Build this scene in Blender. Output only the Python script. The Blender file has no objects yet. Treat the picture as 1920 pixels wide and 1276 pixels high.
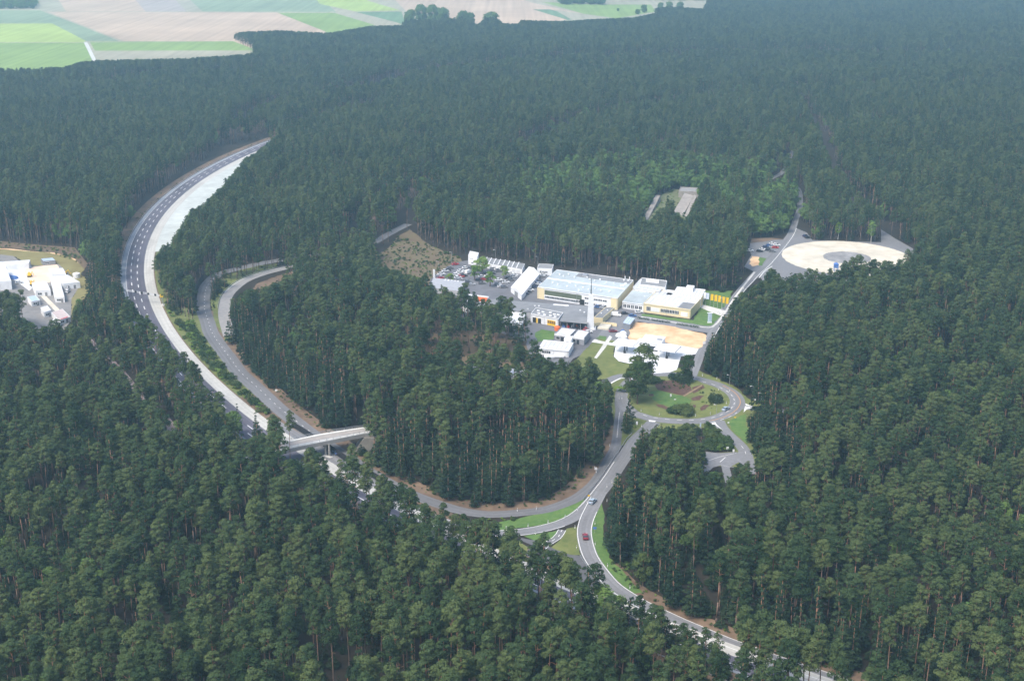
import bpy, math, random
import numpy as np
from mathutils import Vector, Matrix
from mathutils.geometry import tessellate_polygon
rnd = random.Random(7); rng = np.random.default_rng(7)
R = math.radians
SC = bpy.context.scene; COL = SC.collection

# ------------------------------------------------------------------ camera, sky, sun, exposure
CAM_H = 208.0; FOC = 2500.0; PITCH = math.atan2(838, FOC)
cd = bpy.data.cameras.new('camera'); cam = bpy.data.objects.new('camera', cd); COL.objects.link(cam)
cd.sensor_width = 36; cd.lens = FOC / 1920 * 36; cd.clip_start = 1; cd.clip_end = 30000
cam.location = (0, 0, CAM_H); cam.rotation_euler = (math.pi/2 - PITCH, 0, 0)
SC.camera = cam
SUN_EL, SUN_AZ = 56, 226        # azimuth the light comes from, clockwise from +Y
world = bpy.data.worlds.new('World'); SC.world = world; world.use_nodes = True
wn = world.node_tree.nodes; wl = world.node_tree.links
sky = wn.new('ShaderNodeTexSky'); sky.sky_type = 'NISHITA'; sky.sun_disc = False
sky.sun_elevation = R(SUN_EL); sky.sun_rotation = R(SUN_AZ)
sky.air_density = 1.0; sky.dust_density = 3.0; sky.ozone_density = 1.0
wn['Background'].inputs[1].default_value = 0.15
wl.new(sky.outputs[0], wn['Background'].inputs[0])
sd = bpy.data.lights.new('sun', 'SUN'); sun = bpy.data.objects.new('sun', sd); COL.objects.link(sun)
sd.energy = 1.7; sd.angle = R(24); sd.color = (1, .94, .84)
az, el = R(SUN_AZ), R(SUN_EL)
sdir = Vector((math.sin(az)*math.cos(el), math.cos(az)*math.cos(el), math.sin(el)))
sun.rotation_euler = sdir.to_track_quat('Z', 'Y').to_euler(); sun.location = (0, 0, 400)
SC.view_settings.view_transform = 'Standard'; SC.view_settings.look = 'None'
SC.view_settings.gamma = 1; SC.view_settings.exposure = 1.0
SC.cycles.volume_bounces = 1; SC.cycles.max_bounces = 6
SC.cycles.diffuse_bounces = 3; SC.cycles.transmission_bounces = 3

# ------------------------------------------------------------------ survey helpers: photo point -> point on the land
_c, _s = math.cos(PITCH), math.sin(PITCH)
def G(px, py, z=0.0):
    a = (px - 960) / FOC; b = (py - 638) / FOC
    fw = _c - b*_s; dn = _s + b*_c; t = (CAM_H - z) / dn
    return Vector((a*t, fw*t, z))
def project(P):
    """world points (N,3) -> photo pixel coordinates"""
    P = np.asarray(P, float); d = CAM_H - P[:, 2]
    dep = P[:, 1]*_c + d*_s; dn = d*_c - P[:, 1]*_s
    return np.stack([960 + FOC*P[:, 0]/dep, 638 + FOC*dn/dep], 1)
def pip(poly, X, Y):
    poly = np.asarray(poly, float); ins = np.zeros(X.shape, bool)
    bb = (X >= poly[:, 0].min()) & (X <= poly[:, 0].max()) & (Y >= poly[:, 1].min()) & (Y <= poly[:, 1].max())
    if not bb.any(): return ins
    x = X[bb]; y = Y[bb]; r = np.zeros(x.shape, bool); n = len(poly)
    for i in range(n):
        x1, y1 = poly[i]; x2, y2 = poly[(i+1) % n]
        if y1 == y2: continue
        c = (y1 > y) != (y2 > y)
        r ^= c & (x < (x2-x1)*(y-y1)/(y2-y1) + x1)
    ins[bb] = r
    return ins

# ------------------------------------------------------------------ object helpers
def tag(o, label=None, cat=None, group=None, kind=None):
    for k, v in (('label', label), ('category', cat), ('group', group), ('kind', kind)):
        if v: o[k] = v
    return o
def thing(name, label, cat, loc=(0, 0, 0), rz=0, group=None):
    o = bpy.data.objects.new(name, None); COL.objects.link(o); o.location = loc; o.rotation_euler = (0, 0, rz)
    o.empty_display_size = .5
    return tag(o, label, cat, group)
class MB:
    def __init__(s): s.v = []; s.f = []
    def add(s, vs, fs):
        n = len(s.v); s.v += [tuple(v) for v in vs]; s.f += [tuple(i+n for i in f) for f in fs]; return s
    def hexa(s, b, t):          # 4 bottom and 4 top corners
        return s.add(list(b)+list(t), [(3,2,1,0),(4,5,6,7),(0,1,5,4),(1,2,6,5),(2,3,7,6),(3,0,4,7)])
    def box(s, c, d, rz=0):
        hx, hy, hz = d[0]/2, d[1]/2, d[2]/2; ca, sa = math.cos(rz), math.sin(rz)
        q = [(-hx,-hy),(hx,-hy),(hx,hy),(-hx,hy)]
        q = [(c[0]+x*ca-y*sa, c[1]+x*sa+y*ca) for x, y in q]
        return s.hexa([(x, y, c[2]-hz) for x, y in q], [(x, y, c[2]+hz) for x, y in q])
    def tube(s, a, b, r0, r1=None, n=8):
        r1 = r0 if r1 is None else r1; a = Vector(a); b = Vector(b); d = (b-a).normalized()
        u = d.orthogonal().normalized(); w = d.cross(u)
        ring = lambda p, r: [p + (u*math.cos(2*math.pi*i/n) + w*math.sin(2*math.pi*i/n))*r for i in range(n)]
        return s.add(ring(a, r0)+ring(b, r1), [(i, (i+1) % n, n+(i+1) % n, n+i) for i in range(n)] + [tuple(range(n))[::-1], tuple(range(n, 2*n))])
    def ball(s, c, r, n=10, m=6, sz=1.0):
        vs = [(c[0], c[1], c[2]+r*sz)]
        for j in range(1, m):
            th = math.pi*j/m
            for i in range(n):
                ph = 2*math.pi*i/n; vs.append((c[0]+r*math.sin(th)*math.cos(ph), c[1]+r*math.sin(th)*math.sin(ph), c[2]+r*sz*math.cos(th)))
        vs.append((c[0], c[1], c[2]-r*sz)); L = len(vs)-1
        fs = [(0, 1+i, 1+(i+1) % n) for i in range(n)]
        for j in range(m-2):
            for i in range(n):
                a = 1+j*n+i; b = 1+j*n+(i+1) % n; fs.append((a, a+n, b+n, b))
        fs += [(L, 1+(m-2)*n+(i+1) % n, 1+(m-2)*n+i) for i in range(n)]
        return s.add(vs, fs)
    def poly(s, pts, z=None):
        pts = [Vector((p[0], p[1], p[2] if z is None else z)) for p in pts]
        n = len(s.v); s.v += [tuple(p) for p in pts]
        for t in tessellate_polygon([pts]):
            a, b, c = (pts[i] for i in t)
            t = t if (b-a).cross(c-a).z > 0 else t[::-1]
            s.f.append(tuple(i+n for i in t))
        return s
    def prism(s, pts, z0, z1):
        n = len(pts); ar = sum(pts[i][0]*pts[(i+1) % n][1]-pts[(i+1) % n][0]*pts[i][1] for i in range(n))
        if ar < 0: pts = pts[::-1]
        s.poly([(p[0], p[1], z1) for p in pts])
        k = len(s.v); s.v += [(p[0], p[1], z0) for p in pts]+[(p[0], p[1], z1) for p in pts]
        s.f += [(k+i, k+(i+1) % n, k+n+(i+1) % n, k+n+i) for i in range(n)]
        return s
    def strip(s, A, B, z=0.0):
        n = len(s.v); m = len(A)
        for a, b in zip(A, B):
            s.v += [(a[0], a[1], a[2]+z if len(a) > 2 else z), (b[0], b[1], b[2]+z if len(b) > 2 else z)]
        for i in range(m-1):
            s.f.append((n+2*i, n+2*i+1, n+2*i+3, n+2*i+2))
        return s
    def build(s, name, mat, parent=None, loc=None, smooth=False):
        o0 = Vector(parent.location) if parent is not None else Vector(loc if loc is not None else (0, 0, 0))
        me = bpy.data.meshes.new(name)
        if parent is not None and abs(parent.rotation_euler.z) > 1e-9 : raise ValueError('build parts before rotating')
        me.from_pydata([(x-o0.x, y-o0.y, z-o0.z) for x, y, z in s.v], [], s.f); me.update()
        for m in (mat if isinstance(mat, (list, tuple)) else [mat]): me.materials.append(m)
        if smooth: me.polygons.foreach_set('use_smooth', [True]*len(me.polygons))
        o = bpy.data.objects.new(name, me); COL.objects.link(o)
        if parent is not None: o.parent = parent
        else: o.location = o0
        return o
def struct(name, mb, mat): return tag(mb.build(name, mat), kind='structure')
def children(o): return list(KIDS.get(o.name, []))
def copy_tree(src, kids, loc, rz, label, group=None, sc=None):
    r = src.copy(); COL.objects.link(r); r.location = loc; r.rotation_euler = (0, 0, rz)
    if sc: r.scale = sc
    r['label'] = label
    if group: r['group'] = group
    out = []
    for k, sub in kids:
        c = k.copy(); COL.objects.link(c); c.parent = r; out.append(c)
        for g in sub:
            d = g.copy(); COL.objects.link(d); d.parent = c
    return r, out

# ------------------------------------------------------------------ materials
MATS = {}
def mat(name, col, rough=.8, var=.18, scale=.5, metal=0, col2=None, big=None, bump=0, spec=.3):
    if name in MATS: return MATS[name]
    m = bpy.data.materials.new(name); m.use_nodes = True; MATS[name] = m
    nt = m.node_tree; n = nt.nodes; l = nt.links; b = n['Principled BSDF']
    b.inputs['Roughness'].default_value = rough; b.inputs['Metallic'].default_value = metal
    b.inputs['Specular IOR Level'].default_value = spec
    geo = n.new('ShaderNodeNewGeometry'); nz = n.new('ShaderNodeTexNoise'); nz.inputs['Scale'].default_value = scale
    nz.inputs['Detail'].default_value = 6; nz.inputs['Roughness'].default_value = .65
    l.new(geo.outputs['Position'], nz.inputs['Vector'])
    ramp = n.new('ShaderNodeValToRGB'); cr = ramp.color_ramp
    c2 = col2 or tuple(min(1, c*(1+var)) for c in col); c1 = tuple(c*(1-var) for c in col) if not col2 else col
    cr.elements[0].position = .32; cr.elements[1].position = .68
    cr.elements[0].color = (*c1, 1); cr.elements[1].color = (*c2, 1)
    l.new(nz.outputs[0], ramp.inputs[0]); out = ramp.outputs[0]
    if big:                       # slow tone change over (scale, amount)
        n2 = n.new('ShaderNodeTexNoise'); n2.inputs['Scale'].default_value = big[0]; n2.inputs['Detail'].default_value = 4
        l.new(geo.outputs['Position'], n2.inputs['Vector'])
        mp = n.new('ShaderNodeMapRange'); mp.inputs[1].default_value = .3; mp.inputs[2].default_value = .7
        mp.inputs[3].default_value = 1-big[1]; mp.inputs[4].default_value = 1+big[1]
        l.new(n2.outputs[0], mp.inputs[0])
        mx = n.new('ShaderNodeVectorMath'); mx.operation = 'SCALE'
        l.new(out, mx.inputs[0]); l.new(mp.outputs[0], mx.inputs['Scale']); out = mx.outputs[0]
    l.new(out, b.inputs['Base Color'])
    if bump:
        bp = n.new('ShaderNodeBump'); bp.inputs['Strength'].default_value = bump; bp.inputs['Distance'].default_value = .3
        l.new(nz.outputs[0], bp.inputs['Height']); l.new(bp.outputs[0], b.inputs['Normal'])
    return m
def leaf_mat(name, c_dark, c_mid, c_light, stand=.25, tr=.12):
    m = bpy.data.materials.new(name); m.use_nodes = True; MATS[name] = m
    nt = m.node_tree; n = nt.nodes; l = nt.links
    for x in list(n): n.remove(x)
    out = n.new('ShaderNodeOutputMaterial')
    oi = n.new('ShaderNodeObjectInfo'); at = n.new('ShaderNodeAttribute'); at.attribute_name = 'lv'
    geo = n.new('ShaderNodeNewGeometry')
    nz = n.new('ShaderNodeTexNoise'); nz.inputs['Scale'].default_value = .011; nz.inputs['Detail'].default_value = 3
    l.new(oi.outputs['Location'], nz.inputs['Vector'])
    # tree tone: own random + the stand's slow change
    a = n.new('ShaderNodeMath'); a.operation = 'MULTIPLY_ADD'; a.inputs[1].default_value = stand*2; l.new(nz.outputs[0], a.inputs[0])
    b = n.new('ShaderNodeMath'); b.operation = 'MULTIPLY'; b.inputs[1].default_value = 1-stand*1.2; l.new(oi.outputs['Random'], b.inputs[0])
    l.new(b.outputs[0], a.inputs[2])
    c = n.new('ShaderNodeMath'); c.operation = 'MULTIPLY_ADD'; c.inputs[1].default_value = .45; l.new(at.outputs['Fac'], c.inputs[0])
    d = n.new('ShaderNodeMath'); d.operation = 'SUBTRACT'; d.inputs[1].default_value = .22; l.new(a.outputs[0], d.inputs[0]); l.new(d.outputs[0], c.inputs[2])
    ramp = n.new('ShaderNodeValToRGB'); cr = ramp.color_ramp
    cr.elements[0].position = .1; cr.elements[1].position = .95; e = cr.elements.new(.5)
    cr.elements[0].color = (*c_dark, 1); e.color = (*c_mid, 1); cr.elements[-1].color = (*c_light, 1)
    l.new(c.outputs[0], ramp.inputs[0])
    df = n.new('ShaderNodeBsdfDiffuse'); t = n.new('ShaderNodeBsdfTranslucent'); mx = n.new('ShaderNodeMixShader'); mx.inputs[0].default_value = tr
    l.new(ramp.outputs[0], df.inputs[0]); l.new(ramp.outputs[0], t.inputs[0])
    l.new(df.outputs[0], mx.inputs[1]); l.new(t.outputs[0], mx.inputs[2]); l.new(mx.outputs[0], out.inputs[0])
    return m
def bark_mat():
    m = bpy.data.materials.new('pine_bark'); m.use_nodes = True
    nt = m.node_tree; n = nt.nodes; l = nt.links; b = n['Principled BSDF']; b.inputs['Roughness'].default_value = .9
    tc = n.new('ShaderNodeTexCoord'); sp = n.new('ShaderNodeSeparateXYZ'); l.new(tc.outputs['Object'], sp.inputs[0])
    at = n.new('ShaderNodeAttribute'); at.attribute_name = 'lv'
    nz = n.new('ShaderNodeTexNoise'); nz.inputs['Scale'].default_value = 2; l.new(tc.outputs['Object'], nz.inputs['Vector'])
    a = n.new('ShaderNodeMath'); a.operation = 'MULTIPLY_ADD'; a.inputs[1].default_value = .35; l.new(nz.outputs[0], a.inputs[0]); l.new(at.outputs['Fac'], a.inputs[2])
    r = n.new('ShaderNodeValToRGB'); r.color_ramp.elements[0].color = (.17, .12, .095, 1); r.color_ramp.elements[1].color = (.36, .18, .10, 1)
    r.color_ramp.elements[0].position = .3; r.color_ramp.elements[1].position = 1
    l.new(a.outputs[0], r.inputs[0]); l.new(r.outputs[0], b.inputs['Base Color'])
    return m
M_PINE = leaf_mat('pine_needles', (.016, .034, .016), (.047, .078, .033), (.100, .130, .048))
M_SPRUCE = leaf_mat('spruce_needles', (.012, .026, .015), (.026, .048, .027), (.046, .072, .034))
M_BROAD = leaf_mat('broadleaf', (.055, .11, .034), (.090, .16, .046), (.13, .205, .058))
M_LIME = leaf_mat('lime_leaf', (.08, .14, .03), (.12, .20, .04), (.17, .25, .06))
M_SCRUB = leaf_mat('scrub_leaf', (.025, .050, .018), (.045, .080, .028), (.085, .115, .040))
M_BARK = bark_mat()
M_BIRCH = mat('birch_bark', (.45, .43, .40), scale=3)
ASPH = mat('asphalt', (.062, .062, .072), scale=.7, var=.16, big=(.03, .15))
ASPH_L = mat('worn_asphalt', (.185, .185, .19), scale=.7, var=.13, big=(.03, .13))
CONC = mat('pale_concrete', (.55, .54, .50), scale=.35, var=.12, big=(.02, .1))
WCONC = mat('white_concrete', (.66, .67, .67), scale=.25, var=.08, big=(.09, .10))
WROOF = mat('white_roof_sheet', (.60, .61, .62), scale=.35, var=.10, big=(.12, .12))
PAINT = mat('road_paint', (.72, .72, .70), scale=2, var=.12)
OPAINT = mat('orange_paint', (.55, .28, .10), scale=2, var=.12)
GRASS = mat('short_grass', (.10, .13, .035), scale=.25, col2=(.17, .18, .06), big=(.05, .2), rough=.95)
LUSH = mat('lush_grass', (.065, .14, .035), scale=.4, col2=(.12, .19, .05), bump=.3, big=(.05, .15), rough=.95)
SOIL = mat('needle_litter', (.12, .08, .055), scale=.3, col2=(.20, .14, .09), big=(.04, .25), rough=.95, bump=.3)
SAND = mat('orange_sand', (.52, .30, .15), scale=.12, col2=(.78, .58, .36), rough=.95, bump=.3)
PSAND = mat('pale_sand', (.50, .45, .35), scale=.12, col2=(.66, .61, .50), big=(.05, .12), rough=.95)
FLOOR = mat('forest_floor', (.018, .015, .011), scale=.1, col2=(.034, .027, .018), rough=1)
WHITE = mat('white_render', (.74, .74, .735), scale=.4, var=.07, big=(.1, .06))
YELLOWW = mat('cream_yellow_render', (.74, .62, .38), scale=.4, var=.06)
GREYR = mat('grey_roof_felt', (.22, .225, .23), scale=.3, var=.12, big=(.05, .15))
PALER = mat('pale_blue_grey_roof', (.40, .45, .46), scale=.15, var=.14, big=(.06, .12))
GLASS = mat('dark_glass', (.03, .035, .045), rough=.15, var=.3, scale=.6, spec=.6)
GGREEN = mat('olive_glass_band', (.11, .13, .09), rough=.3, var=.15, scale=.2)
METAL = mat('galvanised_steel', (.45, .46, .47), rough=.45, metal=.6, var=.1, scale=1)
DARKW = mat('near_black_wall', (.02, .02, .024), scale=.5, var=.3)  # even near-black colour for the walls beside the roads
YEL = mat('signal_yellow', (.80, .50, .02), var=.08, scale=1)
BLACK = mat('black_sheet', (.02, .02, .02), var=.2)
BROWN = mat('brown_beds', (.075, .04, .03), scale=.8, col2=(.13, .075, .055), rough=1)
ORANGE = mat('orange_paint_metal', (.75, .16, .05), var=.1)
BLUE = mat('blue_tarp', (.08, .17, .42), var=.15)
LBLUE = mat('light_blue_panel', (.42, .52, .62), var=.12, rough=.4)
RED = mat('red_paint', (.55, .03, .04), var=.1, rough=.35)

# ------------------------------------------------------------------ haze
hz = MB().hexa([(-3600,-900,-1.5),(3600,-900,-1.5),(3600,6500,-1.5),(-3600,6500,-1.5)], [(-3600,-900,225),(3600,-900,225),(3600,6500,225),(-3600,6500,225)])
hm = bpy.data.materials.new('haze_air'); hm.use_nodes = True
hn = hm.node_tree.nodes
for x in list(hn): hn.remove(x)
ho = hn.new('ShaderNodeOutputMaterial'); hv = hn.new('ShaderNodeVolumePrincipled')
hv.inputs['Density'].default_value = .0002; hv.inputs['Color'].default_value = (.54, .84, 1.0, 1); hv.inputs['Anisotropy'].default_value = .35
hm.node_tree.links.new(hv.outputs[0], ho.inputs['Volume'])
haze = tag(hz.build('haze', hm), label='thin blue haze over the distant forest', kind='stuff')

# ------------------------------------------------------------------ ground and surfaces
struct('ground', MB().add([(-3500,-800,0),(3500,-800,0),(3500,6400,0),(-3500,6400,0)], [(0,1,2,3)]), FLOOR)
ZN = [0]
def nextz(z): ZN[0] += 1; return z+ZN[0]*.0003
def ragged(Q, amp, seed=3):
    g = random.Random(seed+len(Q)); out = []; n = len(Q)
    for i in range(n):
        a, b = Q[i], Q[(i+1) % n]; L = (b-a).length; k = max(1, min(60, int(L/2.2))); d = (b-a)/max(L, 1e-6); nn = Vector((-d.y, d.x, 0)); w = 0
        for j in range(k):
            w = w*.5+g.uniform(-amp, amp); out.append(a+(b-a)*(j/k)+nn*(w if j else 0))
    return out
SOFT = ('short_grass', 'lush_grass', 'needle_litter', 'orange_sand', 'pale_sand', 'brown_beds', 'clearing_soil', 'grove_litter', 'dry_meadow', 'white_gravel', 'weedy_ground', 'peach_sand')
def sheet(name, px, z, m):
    Q = [G(x, y) for x, y in px]
    if m.name in SOFT: Q = ragged(Q, .35 if m.name == 'brown_beds' else .6)
    return struct(name, MB().poly(Q, z=nextz(z)), m)
def spline(P, step=3.0):
    """Catmull-Rom through world points (x,y[,w]) resampled"""
    P = [np.array(p, float) for p in P]; out = []
    for i in range(len(P)-1):
        p0 = P[i-1] if i else 2*P[0]-P[1]; p1, p2 = P[i], P[i+1]; p3 = P[i+2] if i+2 < len(P) else 2*P[-1]-P[-2]
        n = max(1, int(np.hypot(*(p2-p1)[:2])/step))
        for k in range(n):
            t = k/n; out.append(.5*((2*p1)+(-p0+p2)*t+(2*p0-5*p1+4*p2-p3)*t*t+(-p0+3*p1-3*p2+p3)*t**3))
    out.append(P[-1]); return np.array(out)
def normals(L):
    d = np.gradient(L[:, :2], axis=0); d /= np.hypot(d[:, 0], d[:, 1])[:, None]+1e-9
    return np.stack([-d[:, 1], d[:, 0]], 1)       # points left of travel
def band(L, o0, o1): 
    n = normals(L); a = L[:, :2]+n*np.asarray(o0).reshape(-1, 1) ; b = L[:, :2]+n*np.asarray(o1).reshape(-1, 1)
    return b, a                                # so that faces look up
ROADS = []                                     # (centre line, half width): no trunk stands on them
def px_line(pts, step=3.0):
    """pts: (px,py,width)"""
    return spline([(G(x, y).x, G(x, y).y, w) for x, y, w in pts], step)
def add_uv(o, L, w):
    s = np.r_[0, np.cumsum(np.hypot(*np.diff(L[:, :2], axis=0).T))]; uv = o.data.uv_layers.new(name='lane'); w = np.broadcast_to(w, len(L))
    vi = np.zeros(len(o.data.loops), int); o.data.loops.foreach_get('vertex_index', vi)
    r = vi//2; side = np.where(vi % 2, 1, -1); uv.data.foreach_set('uv', np.stack([side*w[r]/2, s[r]], 1).ravel())
def worn(name, col, joints=0, amt=.22, patch=.12):
    """road surface with wheel tracks along the lane, patches and, for concrete, joints"""
    m = mat(name, col, var=.10, scale=.8, big=(.035, patch), rough=.85); nt = m.node_tree; n = nt.nodes; l = nt.links; b = n['Principled BSDF']
    src = b.inputs['Base Color'].links[0].from_socket; uv = n.new('ShaderNodeUVMap'); uv.uv_map = 'lane'
    mp = n.new('ShaderNodeMapping'); mp.inputs['Scale'].default_value = (1.1, .012, 1); l.new(uv.outputs[0], mp.inputs[0])
    nz = n.new('ShaderNodeTexNoise'); nz.inputs['Scale'].default_value = 1; nz.inputs['Detail'].default_value = 5; l.new(mp.outputs[0], nz.inputs['Vector'])
    r = n.new('ShaderNodeMapRange'); r.inputs[1].default_value = .3; r.inputs[2].default_value = .7; r.inputs[3].default_value = 1-amt; r.inputs[4].default_value = 1+amt*.7; l.new(nz.outputs[0], r.inputs[0])
    mp2 = n.new('ShaderNodeMapping'); mp2.inputs['Scale'].default_value = (.12, .035, 1); l.new(uv.outputs[0], mp2.inputs[0])
    vo = n.new('ShaderNodeTexVoronoi'); vo.inputs['Scale'].default_value = 1; l.new(mp2.outputs[0], vo.inputs['Vector'])
    sp = n.new('ShaderNodeSeparateColor'); l.new(vo.outputs['Color'], sp.inputs[0])
    r2 = n.new('ShaderNodeMapRange'); r2.inputs[3].default_value = 1-patch; r2.inputs[4].default_value = 1+patch; l.new(sp.outputs[0], r2.inputs[0])
    q = n.new('ShaderNodeMath'); q.operation = 'MULTIPLY'; l.new(r.outputs[0], q.inputs[0]); l.new(r2.outputs[0], q.inputs[1]); f = q.outputs[0]
    if joints:
        su = n.new('ShaderNodeSeparateXYZ'); l.new(uv.outputs[0], su.inputs[0])
        md = n.new('ShaderNodeMath'); md.operation = 'MODULO'; md.inputs[1].default_value = joints; l.new(su.outputs[1], md.inputs[0])
        gt = n.new('ShaderNodeMath'); gt.operation = 'GREATER_THAN'; gt.inputs[1].default_value = .22; l.new(md.outputs[0], gt.inputs[0])
        r3 = n.new('ShaderNodeMapRange'); r3.inputs[3].default_value = .72; r3.inputs[4].default_value = 1; l.new(gt.outputs[0], r3.inputs[0])
        q2 = n.new('ShaderNodeMath'); q2.operation = 'MULTIPLY'; l.new(f, q2.inputs[0]); l.new(r3.outputs[0], q2.inputs[1]); f = q2.outputs[0]
    vm = n.new('ShaderNodeVectorMath'); vm.operation = 'SCALE'; l.new(src, vm.inputs[0]); l.new(f, vm.inputs['Scale']); l.new(vm.outputs[0], b.inputs['Base Color'])
    return m
def road(name, pts, m, z=.05, shoulder=None):
    L = px_line(pts); hw = L[:, 2]/2
    A, B = band(L, -hw, hw)
    o = struct(name, MB().strip(A, B, nextz(z)), m); add_uv(o, L, L[:, 2])
    ROADS.append((L, hw+1.0))
    return L
PAINTMB = MB(); OPMB = MB()
def line(L, off, w=.15, dash=None, mb=None, z=.075, t0=0, t1=1):
    mb = mb or PAINTMB; off = np.broadcast_to(off, len(L))
    n = normals(L); c = L[:, :2]+n*off[:, None]
    s = np.r_[0, np.cumsum(np.hypot(*np.diff(c, axis=0).T))]; T = s[-1]; a0, a1 = T*t0, T*t1
    segs = [(a0, a1)] if dash is None else [(a, a+dash[0]) for a in np.arange(a0, a1-dash[0], dash[0]+dash[1])]
    for a, b in segs:
        k = max(2, int((b-a)/3)+1); q = np.linspace(a, b, k)
        x = np.interp(q, s, c[:, 0]); y = np.interp(q, s, c[:, 1]); nx = np.interp(q, s, n[:, 0]); ny = np.interp(q, s, n[:, 1])
        mb.strip(np.c_[x+nx*w/2, y+ny*w/2], np.c_[x-nx*w/2, y-ny*w/2], z)

# --- high speed track, a circle of 763 m radius
TC = np.array([523.5, 943.9]); TR = 763.0
def arc(r, a0, a1, n=400):
    a = np.radians(np.linspace(a0, a1, n)); return TC+r*np.c_[np.cos(a), np.sin(a)]
A0, A1 = 105, 300            # degrees, far end to near end
def ring_strip(name, r0, r1, m, z, z1=None):
    a, b = arc(r0, A0, A1), arc(r1, A0, A1); z1 = z if z1 is None else z1
    a = np.c_[a, np.full(len(a), z)]; b = np.c_[b, np.full(len(b), z1)]
    return struct(name, MB().strip(a, b), m)
ANG = np.linspace(A0, A1, 600)
def rout(a): return 773.4-4.0*np.clip((a-216)/8, 0, 1)     # the lanes narrow past the bridge
def ring_strip(name, f0, f1, m, z):
    an = np.radians(ANG); e = lambda f: TC+np.c_[np.cos(an), np.sin(an)]*np.reshape(f(ANG) if callable(f) else np.full(600, f), (-1, 1))
    A, B = e(f0), e(f1); o = struct(name, MB().strip(A, B, z), m); add_uv(o, A, np.hypot(*(A-B).T)); return o
ring_strip('track_soil', 750, lambda a: rout(a)+10, SOIL, .01)
ring_strip('track_lanes', 762.9, rout, worn('track_asphalt', (.115, .11, .135)), .05)
ring_strip('track_shoulder', rout, lambda a: rout(a)+2.6-1.4*np.clip((a-216)/8, 0, 1), mat('grey_shoulder', (.24, .26, .29), scale=.5, var=.1), .048)
ring_strip('track_inner_lane', 757.6, 763.05, worn('lane_concrete', (.47, .46, .42), 6, .12, .07), .06)
TL = np.c_[arc(TR, A0, A1, 900), np.zeros(900)]
line(TL, -3.9, .42, (6, 8.5)); line(TL, -7.3, .42, (6, 8.5), t1=.57)
line(TL, -10.2, .2, t1=.55)
TRACKLINE = np.c_[arc(766, A0, A1, 300), np.zeros(300)]; ROADS.append((TRACKLINE, rout(np.linspace(A0, A1, 300))-766+2.2))
# white gravel apron on the inner side of the far curve
sheet('white_apron', [(468,290),(470,296),(456,318),(443,340),(424,362),(398,392),(366,424),(344,446),(330,462),(305,470),(290,472),(277,474),(283,448),(295,417),(318,385),(351,356),(400,323),(440,303)], .035, mat('white_gravel', (.47, .50, .47), scale=.10, var=.16, big=(.02, .12)))

# --- inner road with centre dashes (R2), concrete loop (R1), far piece
WORN = worn('inner_road_asphalt', (.16, .16, .165)); WORN2 = worn('public_road_asphalt', (.20, .20, .205), patch=.09)
R2 = road('inner_road', [(765,420,6),(730,438,6),(695,457,6),(640,470,6),(560,482,6.5),(505,491,7),(440,505,7),(408,515,7),(391,530,7),(384,542,7),(381,563,7.2),(382,583,7.4),(389,603,7.5),(395,623,7.6),(410,646,7.6),(429,671,7.6),(447,696,7.6),(470,717,7.6),(495,740,7.4),(521,764,7.3),(551,788,7.2),(578,808.5,7),(602,826,6.8),(630,844,6.5),(657,861,6.3),(688,882,6),(736,909,5.8),(783,931,5.6),(852,954,5.4),(886,961,5.3),(921,964,5.2),(967,961.5,5.2),(1012,957,5.2),(1042,949.6,5.2),(1078,935,5.2),(1105,916,5.2),(1120,900,5),(1132,881,5),(1143,861,4.8),(1153,840,4.2),(1157,817,3.8),(1160,786,3.6),(1162,769,3.6),(1162,755,4.5),(1166,742,5),(1178,726,5),(1196,712,5)], WORN)
line(R2, 0.6, .22, (1.6, 4.4), t0=.24, t1=.62)
line(R2, .0, .14, None, t0=.9, t1=.94)
R1 = road('concrete_loop_road', [(700,480,4),(620,486,4.5),(548,500,5),(517,507,5.5),(487,515,6),(458,526.6,6.2),(436,543,6.2),(424,560,6.2),(420,590,6),(430,630,6)], mat('old_concrete', (.27, .26, .25), var=.15), z=.045)
line(R1, -2.9, .4, t0=.2, t1=.6)

# --- public road P with white edge lines, branch S, connector, junction area
P = road('public_road', [(505,787,5.4),(560,820,5.4),(600,846,5.4),(640,873,5.4),(700,910,5.3),(750,940,5.2),(781,956.5,5.2),(805,968,5.2),(857,987,5.2),(902,996,5.2),(939,999.5,5.1),(963,998.5,5.1),(1005,993,5.1),(1047,982.5,5.1),(1078,968,5.2),(1103,947,5.6),(1126,919,6),(1142.5,897.5,6),(1159,872.5,6),(1176,848,5.8),(1189,827,5.5),(1204,812,5.5),(1217,800,6),(1226,791,6)], WORN2)
line(P, 2.35, .2, t0=.42, t1=.83); line(P, -2.35, .2, t0=.42, t1=.62)
S = road('south_road', [(1126,921,5),(1112,948,5),(1101,971,5),(1095.6,993,5.2),(1097.7,1014,5.4),(1106,1041,5.5),(1119.6,1062,5.5),(1137,1084,5.4),(1155.5,1102,5.3),(1198,1129,5.2),(1241,1150,5.1),(1279,1167.5,5),(1322,1185.5,5),(1365,1203.6,5),(1416,1222,5),(1471,1242,5),(1560,1272,5),(1700,1320,5)], WORN2, z=.054)
line(S, 2.35, .22, z=.078, t0=.1); line(S, -2.35, .22, z=.078, t0=.03)
K = road('connector_road', [(1054,993,2.6),(1047,1006,2.7),(1026,1019,2.8),(1013,1030,3)], ASPH_L, z=.058)
line(K, 1.3, .2, z=.08); line(K, -1.3, .2, z=.08); line(K, 0, .22, (1.6, 2.2), z=.08)
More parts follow.
